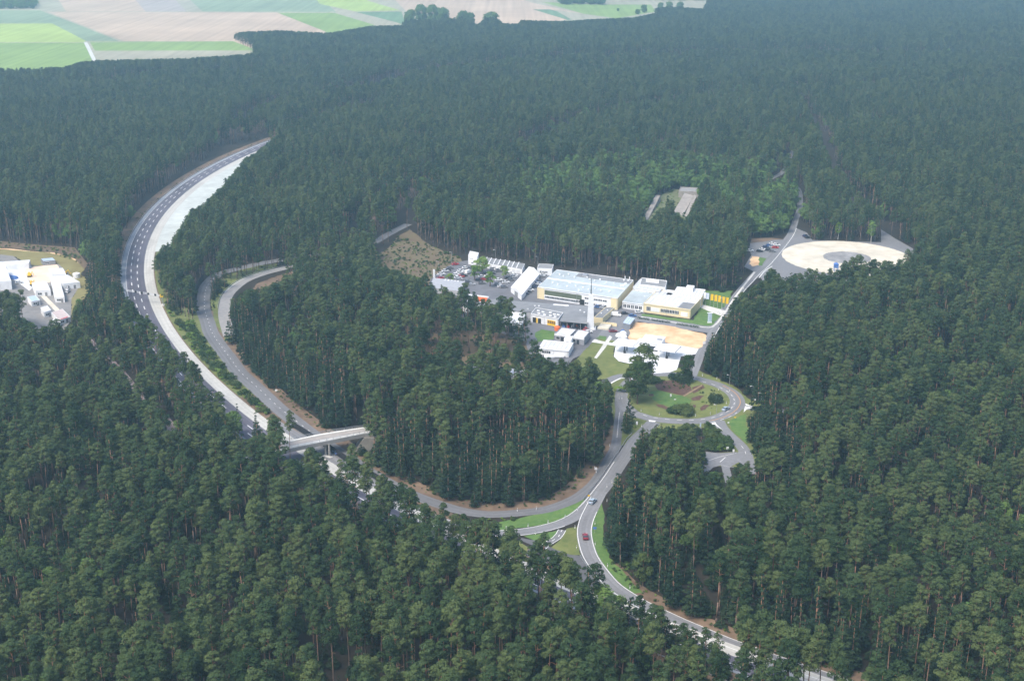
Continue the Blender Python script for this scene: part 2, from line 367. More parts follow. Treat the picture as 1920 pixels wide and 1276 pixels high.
sheet('junction_asphalt', [(978,1008),(1004,1013),(1016,1020),(1030,1024),(1040,1029),(1068,1039),(1085,1041),(1097,1052),(1112,1072),(1124,1090),(1112,1100),(1090,1094),(1060,1082),(1030,1060),(1005,1052),(985,1040),(990,1030),(1003,1024),(975,1012)], .046, mat('junction_tarmac', (.105, .105, .11), var=.12, scale=.5, big=(.06,.12)))
# --- verge grass
sheet('grass_verge', [(905,997),(905,985),(950,975),(985,968),(1016,962),(1045,954),(1080,940),(1110,915),(1118,905),(1130,900),(1112,930),(1090,958),(1060,972),(1040,980),(960,992)], .03, LUSH)
sheet('grass_triangle', [(982,1005),(1048,993),(1052,1000),(1030,1017),(1016,1020)], .03, LUSH)
sheet('grass_wedge', [(1063,990),(1092,985),(1086,1010),(1089,1040),(1068,1040),(1032,1026),(1050,1012)], .03, GRASS)
sheet('grass_bank', [(1128,940),(1133,962),(1135,1020),(1142,1045),(1160,1062),(1182,1085),(1205,1110),(1190,1112),(1150,1085),(1125,1060),(1110,1020),(1110,985),(1118,958)], .03, LUSH)
sheet('grass_bend', [(900,1000),(960,1006),(990,1025),(985,1045),(1010,1060),(1060,1088),(1115,1110),(1150,1128),(1080,1125),(960,1070),(890,1030)], .028, GRASS)
struct('litter_bank', MB().strip(*band(R2[int(len(R2)*.36):int(len(R2)*.93)], 1, 9), .026), SOIL)
struct('median_grass', MB().strip(arc(741, 176, 212), arc(757, 176, 212), .022), GRASS)
struct('roadside_soil', MB().strip(*band(S[int(len(S)*.35):], 1.0, 8), .02), SOIL)
struct('roadside_grass', MB().strip(*band(S[int(len(S)*.35):], -7, -1.0), .022), GRASS)

# --- ring road round the garden island
RING = [(1186,773,6),(1215,783,6),(1262,789,6),(1310,789,6),(1345,783,6.2),(1371,771,6.5),(1383,755,6.5),(1375,738,6.3),(1352,724,6),(1322,714,6),(1290,706,6),(1255,701,6),(1218,702,6),(1190,709,6),(1173,724,6),(1166,742,6),(1170,760,6),(1186,773,6)]
RL = road('ring_road', RING, WORN2, z=.052)
line(RL, 1.3, .25, (2, 3), z=.08, t0=.03, t1=.62)
line(RL, -1.2, .28, None, OPMB, z=.082, t0=.2, t1=.48); line(RL, -2.6, .25, (2, 3), z=.08, t0=.2, t1=.3)
sheet('garden_island', [(1192,765),(1200,773),(1235,782),(1277,784),(1308,784),(1335,778.5),(1356,769),(1365.6,752.5),(1360,740),(1348,729.6),(1327,721),(1308,713),(1285,709),(1250,707),(1215,709),(1190,716),(1180,728),(1176,745),(1182,758)], .07, GRASS)
sheet('garden_lawn', [(1218,735),(1235,732),(1250,735),(1280,742),(1296,750),(1290,760),(1262,763),(1240,758),(1225,750)], .085, LUSH)
for i, q in enumerate([[(1228,722),(1240,714),(1262,713),(1292,722),(1300,735),(1280,741),(1250,735),(1234,731)],
     [(1298,726),(1318,721),(1322,727),(1308,734),(1300,738)], [(1295,747),(1312,741),(1320,742),(1312,750),(1300,751)],
     [(1216,739),(1225,738),(1226,743),(1217,742)], [(1229,758),(1244,759),(1256,766),(1250,768),(1234,763)],
     [(1312,765),(1322,758),(1331,760),(1322,768),(1314,770)], [(1299,759),(1304,758),(1305,764),(1300,763)]]):
    sheet('flower_bed', q, .1, BROWN)
sheet('sandy_strip', [(1280,742),(1302,729),(1316,721),(1317,723),(1302,732),(1283,743.5)], .11, mat('tan_path', (.24,.17,.10), var=.2))
SE = road('southeast_exit', [(1343,789,7),(1352,800,5.5),(1366,814,4.8),(1384,830,4.8),(1396,845,5),(1399,862,6),(1406,888,5)], ASPH_L, z=.056)
line(SE, .2, .18, (2.5, 3), z=.08, t0=.5, t1=.7)
sheet('exit_fork', [(1323,846),(1350,849),(1379,847),(1396,850),(1404,861),(1385,866),(1368,876),(1374,900),(1360,905),(1352,872),(1337,876),(1325,888),(1300,905),(1280,900),(1300,870)], .048, ASPH_L)
line(px_line([(1326,864,1),(1350,856,1),(1381,849,1)]), 0, .16, z=.08); line(px_line([(1350,866,1),(1359,862,1),(1360,857,1)]), 0, .3, z=.08)
line(px_line([(1352,872,1),(1376,876,1)]), 0, .12, z=.08)
EX = road('east_exit', [(1388,761,7),(1404,764,5.5),(1425,766,4.5),(1450,768,4.5),(1500,775,4.5)], ASPH_L, z=.057)
for q in ([(1397,761),(1410,764),(1400,767),(1394,773)], [(1397,756),(1411,762),(1399,760)], [(1333,794),(1341,791),(1344,796),(1356,807),(1345,799)], [(1216,787),(1230,789),(1228,791),(1217,790)]):
    PAINTMB.poly([G(x, y) for x, y in q], z=.082)
sheet('grass_corner', [(1362,792),(1374,785),(1398,776),(1400,800),(1402,832),(1392,824),(1376,808)], .03, LUSH)
sheet('ring_verge', [(1140,700),(1146,760),(1150,835),(1180,835),(1205,805),(1320,802),(1345,806),(1378,846),(1322,852),(1322,870),(1420,880),(1420,790),(1450,762),(1400,745),(1375,722),(1322,700),(1306,690),(1230,690),(1160,700)], .02, GRASS)
N1 = road('north_road', [(1296,709,4.5),(1301,697,4.2),(1308,679,4.2),(1314,662,4.2),(1325,643,4.2),(1336,622.5,4.2),(1345,608,4.4),(1357,592,4.5),(1366,577,4.5),(1377,560,4.5),(1390,543,4.6),(1404,528,5),(1419,512,5.5),(1434,499,6),(1446,486,6),(1457,473,5.6),(1473,453,5),(1484,436,4.5),(1492,412,4),(1500,385,4),(1492,350,4),(1440,341,4),(1468,322,4),(1482,292,4),(1490,280,4)], WORN2, z=.053)
line(N1, -2.0, .3, None, z=.08, t0=.1, t1=.5)
W1 = road('west_service_road', [(1190,707,4.5),(1165,704,4.5),(1145,711,4.5),(1130,720,4.5),(1090,745,4.5)], ASPH_L, z=.057)
line(W1, 2.6, .8, None, z=.07)

# --- works site
SITE = [(800,545),(808,522),(838,500),(855,492),(875,488),(905,486),(980,503),(1040,512),(1190,545),(1330,560),(1362,577),(1340,610),(1310,660),(1300,700),(1225,702),(1150,704),(1120,700),(1060,690),(1000,690),(900,690),(1004,640),(985,614),(905,602),(868,592),(810,575)]
SITE_PX = SITE
sheet('yard_asphalt', [(800,545),(808,522),(838,500),(855,492),(875,488),(905,486),(980,503),(1040,512),(1190,545),(1210,590),(1198,600),(1160,640),(1120,652),(1075,672),(1060,690),(1000,690),(985,640),(870,600),(815,570)], .04, mat('yard_tarmac', (.14, .14, .15), var=.14, scale=.3, big=(.04, .2)))
sheet('front_yard', [(1153,590),(1180,588),(1206,590),(1300,603),(1362,570),(1366,577),(1342,612),(1334,625),(1312,622),(1250,612),(1190,601),(1178,640),(1140,650),(1120,630)], .042, ASPH_L)
sheet('lawn', [(1205,588),(1300,600),(1312,575),(1345,585),(1353,590),(1340,606),(1330,611),(1305,608),(1255,600),(1202,592)], .06, LUSH)
sheet('flag_lawn', [(1310,560),(1318,545),(1375,545),(1366,565),(1352,582),(1318,574)], .06, LUSH)
sheet('entrance_drive', [(1308,574),(1318,571),(1360,582),(1352,592),(1330,584)], .065, CONC)
struct('kerb', MB().strip(*band(px_line([(1202,594,1),(1255,603,1),(1305,611.5,1),(1330,614,1),(1342,608,1),(1358,588,1),(1372,566,1),(1392,539,1),(1415,510,1)]), -.6, .6), .12), CONC)
sheet('sand_lot', [(1192,603.5),(1242,609),(1318,624.5),(1325,631),(1317,650),(1308,654),(1250,643),(1229,640),(1198,635),(1187,643),(1177,633),(1181,614)], .06, SAND)
sheet('plaza', [(1154,650),(1179,639),(1192,639),(1200,634),(1229,640),(1248,643),(1310,654),(1304,664),(1277,668),(1269,693),(1255,698),(1227,700),(1221,680),(1179,681),(1160,677),(1151,668)], .07, WCONC)
sheet('meadow', [(1082,672),(1110,640),(1125,634),(1170,642),(1154,648),(1150,668),(1160,678),(1200,684),(1200,700),(1160,702),(1145,708),(1120,712),(1080,700)], .05, GRASS)
sheet('footpath', [(1109,641),(1115,636),(1130,640),(1160,645),(1156,649),(1128,644)], .08, WCONC)
sheet('garden_path', [(1114,671),(1119,672),(1135,652),(1148,632),(1143,629),(1130,647)], .085, CONC)
sheet('small_lawn', [(1117,634),(1124,629),(1138,631),(1136,638)], .075, LUSH)
sheet('side_lawn', [(1003,625),(1015,617),(1040,621),(1038,636),(1005,642)], .06, LUSH)
sheet('felled_clearing', [(695,500),(705,480),(725,468),(745,445),(768,430),(810,462),(862,482),(868,492),(838,505),(815,520),(805,540),(770,530),(700,520)], .015, mat('clearing_soil', (.13, .085, .06), col2=(.15, .135, .065), scale=.12, rough=1, bump=.3))
sheet('grove_floor', [(760,560),(1004,604),(1005,690),(900,690),(760,650)], .012, mat('grove_litter', (.10, .07, .045), col2=(.15, .11, .06), scale=.15, rough=1))
sheet('bare_soil', [(470,545),(485,530),(525,516),(556,505),(575,515),(570,545),(500,580)], .02, SOIL)
sheet('loop_verge', [(520,494),(470,500),(425,516),(404,530),(396,560),(400,600),(424,640),(436,636),(424,600),(419,572),(432,540),(462,519),(520,501)], .016, GRASS)
# --- skid pad
C = G(1588, 483); rx = (G(1706, 483).x-G(1466, 483).x)/2
def disc(r, n=64, k=1.0): return [(C.x+r*math.cos(2*math.pi*i/n), C.y+k*r*math.sin(2*math.pi*i/n)) for i in range(n)]
sheet('skid_pad_apron', [(1395,500),(1409,478),(1404,468),(1408,452),(1440,450),(1470,449),(1484,432),(1493,405),(1500,402),(1493,428),(1513,436),(1523,450),(1652,454),(1652,430),(1680,448),(1712,466),(1715,500),(1690,540),(1500,560),(1440,540),(1420,512)], .03, ASPH_L)
def rdisc(r, k, amp, seed): g = random.Random(seed); return [(C.x+(x-C.x)*(1+g.uniform(-amp, amp)), C.y+(y-C.y)*(1+g.uniform(-amp, amp)), 0) for x, y in disc(r, 110, k)]
struct('skid_pad', MB().poly(rdisc(rx, 1.05, .008, 1), z=.07), PSAND)
struct('skid_pad_centre', MB().poly(rdisc(rx*.37, 1, .03, 2), z=.09), mat('centre_tarmac', (.24, .235, .23), var=.25, scale=.3, big=(.06,.25)))
sheet('litter_patch', [(1408,456),(1408,447),(1445,446),(1470,448),(1440,452)], .05, SOIL)
sheet('sandy_patch', [(1409,480),(1424,482),(1424,496),(1412,500),(1404,494)], .05, SAND)
sheet('grass_patch', [(1424,482),(1438,484),(1430,498),(1422,498)], .05, LUSH)
line(px_line([(1423,521,1),(1434,508,1),(1448,499,1)]), 0, .5, z=.09)
# --- old track (bottom left gravel path) and left works
road('gravel_path', [(150,620,3),(170,640,3),(212,680,3),(235,705,3),(262,738,3),(290,765,3),(312,788,4),(325,810,4),(340,840,4)], mat('pink_gravel', (.28, .22, .21), var=.15), z=.03)
sheet('left_yard', [(-120,480),(0,477),(25,480),(50,500),(110,495),(128,512),(150,535),(134,560),(133,601),(117,622),(90,640),(40,600),(-120,560)], .03, mat('pale_tarmac', (.22, .21, .2), var=.16, scale=.2, big=(.05,.2)))
sheet('left_meadow', [(-120,470),(0,468),(80,472),(130,480),(158,500),(152,515),(175,538),(160,560),(143,575),(137,606),(133,600),(134,560),(150,535),(112,498),(50,498),(28,481),(-120,482)], .025, mat('dry_meadow', (.18, .15, .06), col2=(.24, .22, .09), scale=.1, rough=1))
struct('sand_track', MB().strip(*band(px_line([(-120,462,3),(0,466,3),(60,472,2.5),(110,476,2.5),(140,487,2.5),(155,505,2.5)]), -1.2, 1.2), .04), SAND)
sheet('litter_slope', [(-120,456),(0,452),(60,458),(140,464),(165,495),(158,505),(140,485),(100,473),(0,463),(-120,458)], .03, mat('dark_litter', (.12, .08, .055), col2=(.16,.12,.07), scale=.2))
sheet('pale_yard', [(45,507),(62,500),(88,497),(106,495),(113,506),(116,522),(90,530),(62,530),(50,524)], .05, mat('peach_sand', (.70, .55, .42), var=.12, scale=.1))
sheet('white_yard', [(-120,502),(0,500),(58,497),(60,503),(45,507),(60,540),(55,545),(20,520),(-120,520)], .045, WCONC)
struct('sand_strip', MB().strip(*band(px_line([(74,548,2.5),(88,562,2.5),(104,578,2.5),(116,590,3),(128,600,3)]), -1.3, 1.3), .05), PSAND)
# --- far fields
def fieldm(n, c, c2=None):
    m = mat(n, c, scale=.012, var=.10, col2=c2, rough=1, big=(.004, .12)); nt = m.node_tree; N = nt.nodes; l = nt.links; b = N['Principled BSDF']; src = b.inputs['Base Color'].links[0].from_socket
    geo = N.new('ShaderNodeNewGeometry'); mp = N.new('ShaderNodeMapping'); mp.inputs['Rotation'].default_value = (0, 0, len(MATS)*.7); mp.inputs['Scale'].default_value = (.12, .002, 1); l.new(geo.outputs['Position'], mp.inputs[0])
    nz = N.new('ShaderNodeTexNoise'); nz.inputs['Scale'].default_value = 1; l.new(mp.outputs[0], nz.inputs['Vector']); r = N.new('ShaderNodeMapRange'); r.inputs[1].default_value = .3; r.inputs[2].default_value = .7; r.inputs[3].default_value = .86; r.inputs[4].default_value = 1.12; l.new(nz.outputs[0], r.inputs[0])
    vm = N.new('ShaderNodeVectorMath'); vm.operation = 'SCALE'; l.new(src, vm.inputs[0]); l.new(r.outputs[0], vm.inputs['Scale']); l.new(vm.outputs[0], b.inputs['Base Color']); return m
FG, FY, FT = fieldm('green_field', (.20, .29, .08)), fieldm('yellow_green_field', (.33, .42, .11)), fieldm('tan_field', (.46, .35, .25))
FGG, FBE, FDG, FP = fieldm('grey_green_field', (.22, .28, .17)), fieldm('beige_field', (.33, .31, .22)), fieldm('dark_green_field', (.13, .21, .11)), fieldm('mauve_field', (.36, .31, .27))
sheet('farmland', [(-900,150),(-100,135),(150,125),(485,112),(620,80),(760,60),(1000,55),(1330,40),(1500,10),(1500,-100),(-900,-100)], .01, FBE)
for nm, q, m in [('green_field', [(-500,81),(0,80.5),(160,80.5),(178,122),(150,140),(-500,150)], FG), ('rape_field', [(-500,46),(98,44.5),(165,75),(157,79.5),(-500,79.5)], FY),
    ('grey_green_field', [(-500,20),(75,20),(228,77.5),(162,77.5),(98,44.5),(-500,43)], FGG), ('ploughed_field', [(84,22.5),(518,24),(625,64),(500,90),(437,90),(437,77.5),(233,77.5)], FT),
    ('green_strip_field', [(168,78.5),(437,77.5),(475,92),(480,95),(178,95.5)], FG), ('stubble_field', [(69,-60),(200,-60),(273,22),(124,22)], FT), ('mauve_field', [(200,-60),(270,-60),(350,22),(273,22)], FP),
    ('far_green_field', [(290,-60),(540,-60),(630,23),(380,22)], FGG), ('bright_field', [(521,24.5),(627,24.5),(702,47),(690,56),(616,62)], FG), ('yellow_field', [(560,-40),(650,-40),(690,2),(751,20),(667,22),(600,8)], FY),
    ('dark_field', [(667,23),(753,22),(760,48),(742,42)], FDG), ('pink_field', [(700,-40),(860,-40),(1000,6),(1110,30),(980,50),(880,50),(760,20)], FT), ('green_wedge', [(999,18),(1065,38),(1090,34),(1032,18)], FDG),
    ('meadow_field', [(1015,4),(1110,9),(1220,9),(1230,22),(1150,36),(1100,28)], FG), ('pale_field', [(1040,19),(1120,30),(1180,38),(1130,42),(1070,36)], FBE)]:
    sheet(nm, q, .03, m)
for nm, q in (('field_track', [(160,79,5),(168,95,5),(179,118,5)]), ('field_path', [(78,20,5),(150,47,5),(228,78,5)]), ('farm_track', [(-300,80.2,4),(160,79.8,4),(437,77.5,4)]), ('farm_lane', [(620,22,5),(680,35,5),(760,50,5)])):
    L = px_line(q, 20); struct(nm, MB().strip(*band(L, -L[:, 2]/2, L[:, 2]/2), .05), FBE if nm != 'field_track' else CONC)
# --- old test hill with concrete ramps
sheet('old_ramp_field', [(1190,420),(1225,372),(1262,354),(1318,362),(1312,385),(1285,425),(1230,435)], .02, mat('weedy_ground', (.09, .13, .05), col2=(.18, .17, .1), scale=.2, rough=1))

# ------------------------------------------------------------------ trees
def leaf_cloud(clumps, size, per, flat=.7, up=.45, seed=0, aspect=2.2):
    """clumps: (x,y,z,r); many small leaf sprays spread through every clump. Returns quads (n,4,3) and a tone per quad"""
    g = np.random.default_rng(seed); Q = []; T = []
    for (x, y, z, r) in clumps:
        n = int(per*(r**2)); d = g.normal(size=(n, 3)); d /= np.linalg.norm(d, axis=1)[:, None]
        d[:, 2] = np.where(d[:, 2] < -.55, -d[:, 2]*.6, d[:, 2])
        rad = r*g.uniform(.72, 1.06, n); p = d*rad[:, None]*np.array([1, 1, flat])+np.array([x, y, z])
        nr = d*.9+np.array([0, 0, up])+g.normal(size=(n, 3))*.36; nr /= np.linalg.norm(nr, axis=1)[:, None]
        t = np.cross(nr, g.normal(size=(n, 3))); t /= np.linalg.norm(t, axis=1)[:, None]; b = np.cross(nr, t)
        a = size*g.uniform(.7, 1.3, n)[:, None]; c = a/aspect
        Q.append(np.stack([p-t*a*.5-b*c*.35, p+t*a*.1-b*c*.6, p+t*a*.55+b*c*.1, p-t*a*.1+b*c*.6], 1)); T.append(np.clip(g.normal(.5, .13, n)+g.normal(0, .09), 0, 1))
    return np.concatenate(Q), np.concatenate(T)
def quads_mesh(name, Q, T, m, extra=None, mat2=None):
    """leaf quads, with an optional MB of wood as second material"""
    n = len(Q); V = Q.reshape(-1, 3); F = np.arange(n*4).reshape(-1, 4)
    ev, ef, et = ([], [], []) if extra is None else extra
    vs = np.concatenate([V, np.array(ev, float).reshape(-1, 3)]); fl = F.tolist()+[[i+n*4 for i in f] for f in ef]
    me = bpy.data.meshes.new(name); me.vertices.add(len(vs)); me.vertices.foreach_set('co', vs.ravel())
    tot = np.array([len(f) for f in fl]); st = np.r_[0, np.cumsum(tot)[:-1]]; me.loops.add(int(tot.sum()))
    me.loops.foreach_set('vertex_index', np.array([i for f in fl for i in f])); me.polygons.add(len(fl))
    me.polygons.foreach_set('loop_start', st); me.polygons.foreach_set('loop_total', tot)
    me.materials.append(m)
    if mat2: me.materials.append(mat2)
    me.polygons.foreach_set('material_index', np.r_[np.zeros(n, int), np.ones(len(ef), int)] if len(ef) else np.zeros(n, int))
    me.update(calc_edges=True)
    at = me.attributes.new('lv', 'FLOAT', 'POINT'); at.data.foreach_set('value', np.r_[np.repeat(T, 4), np.array(et, float)])
    return me
def wood_mesh(name, wood, m):
    ev, ef, et = wood; me = bpy.data.meshes.new(name); me.from_pydata(ev, [], ef); me.update(); me.materials.append(m)
    at = me.attributes.new('lv', 'FLOAT', 'POINT'); at.data.foreach_set('value', np.array(et, float)); return me
def wood(h, r, lean, limbs, n=7, top=.3):
    mb = MB(); et = []; prev = None
    pts = [(lean[0]*t*t, lean[1]*t*t, h*t, r*(1-.72*t)*(1.25 if t == 0 else 1)) for t in (0, .06, .3, .6, .85, 1)]
    for a, b in zip(pts[:-1], pts[1:]):
        k = len(mb.v); mb.tube(a[:3], b[:3], a[3], b[3], n); et += [a[2]/h*.9]*n+[b[2]/h*.9]*n
    for a, b, r0 in limbs:
        mb.tube(a, b, r0, r0*.4, 5); et += [.7]*10
    return mb.v, mb.f, et
def pine(seed, h=21, base=.6, rad=2.5, size=.52, per=78, flat=.74, name='tree'):
    """Scots pine: long bare stem, loose crown of needle puffs"""
    g = random.Random(seed); lean = (g.uniform(-.9, .9), g.uniform(-.9, .9)); cl = []; limbs = []
    nc = g.randint(19, 25); a0 = g.uniform(0, 6.28); ecc = g.uniform(.75, 1.0); ea = g.uniform(0, 3.14)
    for i in range(nc):
        tt_ = (i+.5)/nc; tt_ = min(.99, max(0, tt_+g.uniform(-.05, .05))); z = h*(base+(1-base)*.95*tt_)
        rr = rad*(math.sin(math.pi*(.2+.7*tt_))**.75)*(1-.30*tt_)*(ecc if math.cos(2*(a0+2.4*i-ea)) > 0 else 1)
        a = a0+2.4*i+g.uniform(-.7, .7); q = rr*math.sqrt(g.uniform(.08, .85))*(.3 if i == nc-1 else 1)
        tt = z/h; cx, cy = lean[0]*tt*tt, lean[1]*tt*tt; r = g.uniform(.62, 1.22)*(rad/2.7)*(1.08-.2*tt_)
        cl.append((cx+q*math.cos(a), cy+q*math.sin(a), z, r))
        if i % 2 == 0:
            zb = max(z-q*.5-.3, h*.4); tb = zb/h; limbs.append(((lean[0]*tb*tb, lean[1]*tb*tb, zb), (cx+q*.85*math.cos(a), cy+q*.85*math.sin(a), z-.1), .09))
    for i in range(g.randint(1, 3)):      # dead snags below the crown
        z = h*g.uniform(base-.22, base-.04); a = g.uniform(0, 6.28); l = g.uniform(.8, 1.8)
        limbs.append(((0, 0, z), (l*math.cos(a), l*math.sin(a), z+.3), .05))
    Q, T = leaf_cloud(cl, size, per, flat, seed=seed)
    return Q, T, wood(h*.97, .2, lean, limbs)
def conifer(seed, h=19, base=.12, rad=2.6, size=.7, per=36):
    """full-skirted conifer of the stand edges"""
    g = random.Random(seed); cl = []; lean = (g.uniform(-.4, .4), g.uniform(-.4, .4)); nl = 11
    for L in range(nl):
        t = L/(nl-1); z = h*(base+(.97-base)*t); rr = rad*(1-t)**.75*(.8 if L == 0 else 1); k = max(1, int(5*(1-t)+1)); a0 = g.uniform(0, 6.28)
        for i in range(k):
            a = a0+6.28*i/k+g.uniform(-.3, .3); q = rr*g.uniform(.55, .85) if k > 1 else 0
            cl.append((q*math.cos(a), q*math.sin(a), z+g.uniform(-.4, .4), g.uniform(.8, 1.25)*(1.05-.45*t)))
    Q, T = leaf_cloud(cl, size, per, .55, seed=seed)
    return Q, T, wood(h*.96, .2, lean, [])
def broad(seed, h=17, base=.3, rad=3.6, size=.6, per=36, n=26):
    g = random.Random(seed); cl = []; limbs = []; hc = h*(1-base)
    for i in range(n):
        u = g.uniform(-1, 1); a = g.uniform(0, 6.28); w = g.uniform(.35, .95); s = math.sqrt(max(0, 1-u*u))
        p = (rad*w*s*math.cos(a), rad*w*s*math.sin(a), h*base+hc*(.5+.44*u*g.uniform(.8, 1)))
        r = g.uniform(.9, 1.7)*rad/3.6; cl.append((*p, r)); 
        if i % 3 == 0: limbs.append(((0, 0, p[2]*.6), (p[0]*.8, p[1]*.8, p[2]-.2), .12))
    Q, T = leaf_cloud(cl, size, per, .85, seed=seed, aspect=1.5)
    return Q, T, wood(h*.8, .24, (g.uniform(-.5, .5), g.uniform(-.5, .5)), limbs)
def bush(seed, h=2.6, rad=1.9, size=.4, per=50, n=7):
    g = random.Random(seed); cl = [(rad*.6*g.uniform(-1, 1), rad*.6*g.uniform(-1, 1), h*g.uniform(.25, .7), g.uniform(.6, 1.0)*rad*.55) for i in range(n)]
    Q, T = leaf_cloud(cl, size, per, .8, seed=seed, aspect=1.4)
    return Q, T, wood(h*.5, .06, (0, 0), [], 5)

KINDS = []        # (crown quads mesh, wood mesh, leaf material)
def kind(fn, m, bark=None, **k):
    Q, T, W = fn(**k); i = len(KINDS)
    KINDS.append(dict(crown=quads_mesh('crown', Q, T, m), trunk=wood_mesh('trunk', W, bark or M_BARK), joined=quads_mesh('woodland_tree', Q, T, m, W, bark or M_BARK)))
    return i
PINES = [kind(pine, M_PINE, seed=s, h=h, base=b, rad=r) for s, h, b, r in ((1,21,.61,2.9),(2,22,.66,2.7),(3,20.5,.59,3.1),(4,22.5,.66,2.9),(5,21,.69,2.6),(6,20,.58,2.8))]
SPR = [kind(conifer, M_SPRUCE, seed=s, h=h, rad=r) for s, h, r in ((11,18,3.2),(12,16,3.0),(13,19,3.4))]
EDGEP = [kind(pine, M_PINE, seed=s, h=h, base=b, rad=r) for s, h, b, r in ((21,20,.32,2.8),(22,19,.28,2.7))]
BRD = [kind(broad, M_BROAD, seed=s, h=h, rad=r, base=.22) for s, h, r in ((31,14,3.8),(32,12,4.2))]
BSH = [kind(bush, M_SCRUB, seed=s, rad=r, h=h) for s, r, h in ((41,1.9,2.6),(42,1.5,1.9))]
LIMEB = [kind(bush, M_LIME, seed=s, rad=r, h=h) for s, r, h in ((43,1.6,2.0),(44,1.2,1.4))]
HT = np.array([21,22,20.5,22.5,21,20, 18,16,19, 20,19, 14,12, 2.6,1.9, 2.0,1.4])

VIS = [  # parts of the photo where open ground shows: no crown stands in front of these
 [(517,249),(489,258),(435,272),(407,275),(388,296),(350,318),(317,341),(294,360),(273,369),(254,393),(242,419),(233,440),(226,474),(225,520),(232,542),(242,566),(253,578),(275,577),(290,600),(302,602),(315,640),(310,650),(320,662),(335,662),(347,678),(352,694),(368,692),(378,712),(376,742),(400,745),(431,774),(447,801),(466,822),(476,818),(480,800),(486,812),(492,806),(505,800),(520,800),(545,822),(600,806),(575,785),(521,775),(470,745),(447,722),(420,690),(395,658),(375,625),(362,604),(340,604),(322,590),(308,565),(300,540),(288,505),(286,479),(295,468),(311,456),(327,436),(343,414),(354,394),(378,380),(393,366),(426,338),(433,324),(449,309),(460,294),(470,288),(490,276)],
 [(396,526),(374,543),(363,574),(370,606),(392,640),(425,685),(470,735),(521,780),(560,806),(580,820),(608,806),(590,783),(555,756),(521,737),(491,714),(452,675),(420,630),(402,605),(392,570),(394,541)],
 [(545,822),(600,804),(683,797),(685,822),(665,842),(640,864),(600,850),(560,862),(540,858),(525,845),(535,835)],
 [(600,846),(640,868),(636,880),(612,872)], [(615,872),(633,880),(632,892),(618,888)],
 [(430,554),(437,535),(458,518),(500,505),(553,496),(548,508),(525,520),(505,535),(484,536),(460,540),(440,556)],
 [(697,456),(730,434),(765,418),(768,424),(740,446),(705,463)], [(437,506),(475,497),(476,500),(440,510)],
 [(712,496),(728,476),(754,472),(776,474),(810,478),(838,484),(872,478),(880,474),(905,478),(960,490),(1040,499),(1100,508),(1190,526),(1250,536),(1300,545),(1375,548),(1388,540),(1413,509),(1425,498),(1411,494),(1408,452),(1440,449),(1468,450),(1484,425),(1494,402),(1502,402),(1493,430),(1513,440),(1523,452),(1652,456),(1652,432),(1660,434),(1677,450),(1702,470),(1707,478),(1694,486),(1665,486),(1632,478),(1617,468),(1600,470),(1585,492),(1575,500),(1548,500),(1535,496),(1517,494),(1507,506),(1465,512),(1457,499),(1440,506),(1430,522),(1402,537),(1388,546),(1369,578),(1350,602),(1327,633),(1321,648),(1312,664),(1308,679),(1312,695),(1321,700),(1350,715),(1377,727),(1402,744),(1425,758),(1440,764),(1425,769),(1404,775),(1396,798),(1398,819),(1408,840),(1410,855),(1396,861),(1380,866),(1370,890),(1358,892),(1350,874),(1340,877),(1331,882),(1323,850),(1328,838),(1310,815),(1312,797),(1300,792),(1280,792),(1262,796),(1246,794),(1200,794),(1196,815),(1179,832),(1177,844),(1171,863),(1157,883),(1149,901),(1145,922),(1136,947),(1133,985),(1133,1033),(1140,1047),(1155,1060),(1180,1079),(1182,1095),(1199,1099),(1217,1115),(1250,1135),(1280,1152),(1310,1165),(1368,1192),(1366,1210),(1322,1198),(1280,1180),(1262,1172),(1240,1158),(1185,1140),(1150,1120),(1128,1095),(1122,1080),(1112,1070),(1098,1070),(1074,1068),(1063,1052),(1044,1046),(1034,1028),(1010,1025),(985,1022),(968,1004),(955,1005),(925,995),(902,1000),(893,985),(875,985),(860,980),(845,975),(838,955),(830,962),(800,968),(778,952),(768,935),(738,912),(728,898),(760,903),(802,926),(834,938),(875,949),(932,955),(988,945),(1032,937),(1057,918),(1088,895),(1104,884),(1120,875),(1127,850),(1145,835),(1150,800),(1146,770),(1143,760),(1150,740),(1158,720),(1145,712),(1130,702),(1112,668),(1085,670),(1072,674),(1030,668),(1004,655),(1003,626),(985,612),(970,598),(930,575),(880,562),(868,548),(808,534),(800,520),(770,512)],
 [(1265,357),(1311,363),(1309,374),(1300,377),(1300,388),(1282,412),(1277,398),(1262,399),(1262,380)], [(1227,371),(1250,360),(1243,378),(1222,410),(1205,414)],
 [(1482,288),(1492,290),(1488,298),(1480,294)], [(1440,340),(1468,318),(1476,312),(1470,326),(1445,346)],
 [(0,462),(60,462),(140,468),(154,500),(152,522),(172,538),(158,552),(143,556),(136,583),(137,601),(117,612),(100,590),(82,588),(78,570),(62,552),(58,540),(40,528),(22,538),(0,548)],
 [(60,590),(85,592),(95,600),(86,612),(68,606)], [(34,575),(56,585),(62,606),(48,598),(36,585)],
 [(215,681),(232,693),(240,706),(262,726),(276,745),(270,748),(250,722),(232,702)], [(303,760),(327,783),(332,792),(322,800),(308,782)],
 [(0,126),(60,126),(120,124),(146,116),(179,112),(328,109),(383,106),(460,101),(481,97),(437,76),(440,60),(518,56),(616,61),(693,48),(757,46),(752,20),(760,8),(775,0),(840,0),(868,15),(885,25),(890,46),(901,42),(915,27),(930,30),(942,43),(970,44),(977,37),(1061,39),(1100,36),(1189,32),(1229,23),(1225,16),(1245,9),(1287,13),(1320,16),(1325,0),(1290,-40),(-300,-40),(-300,126)],
]
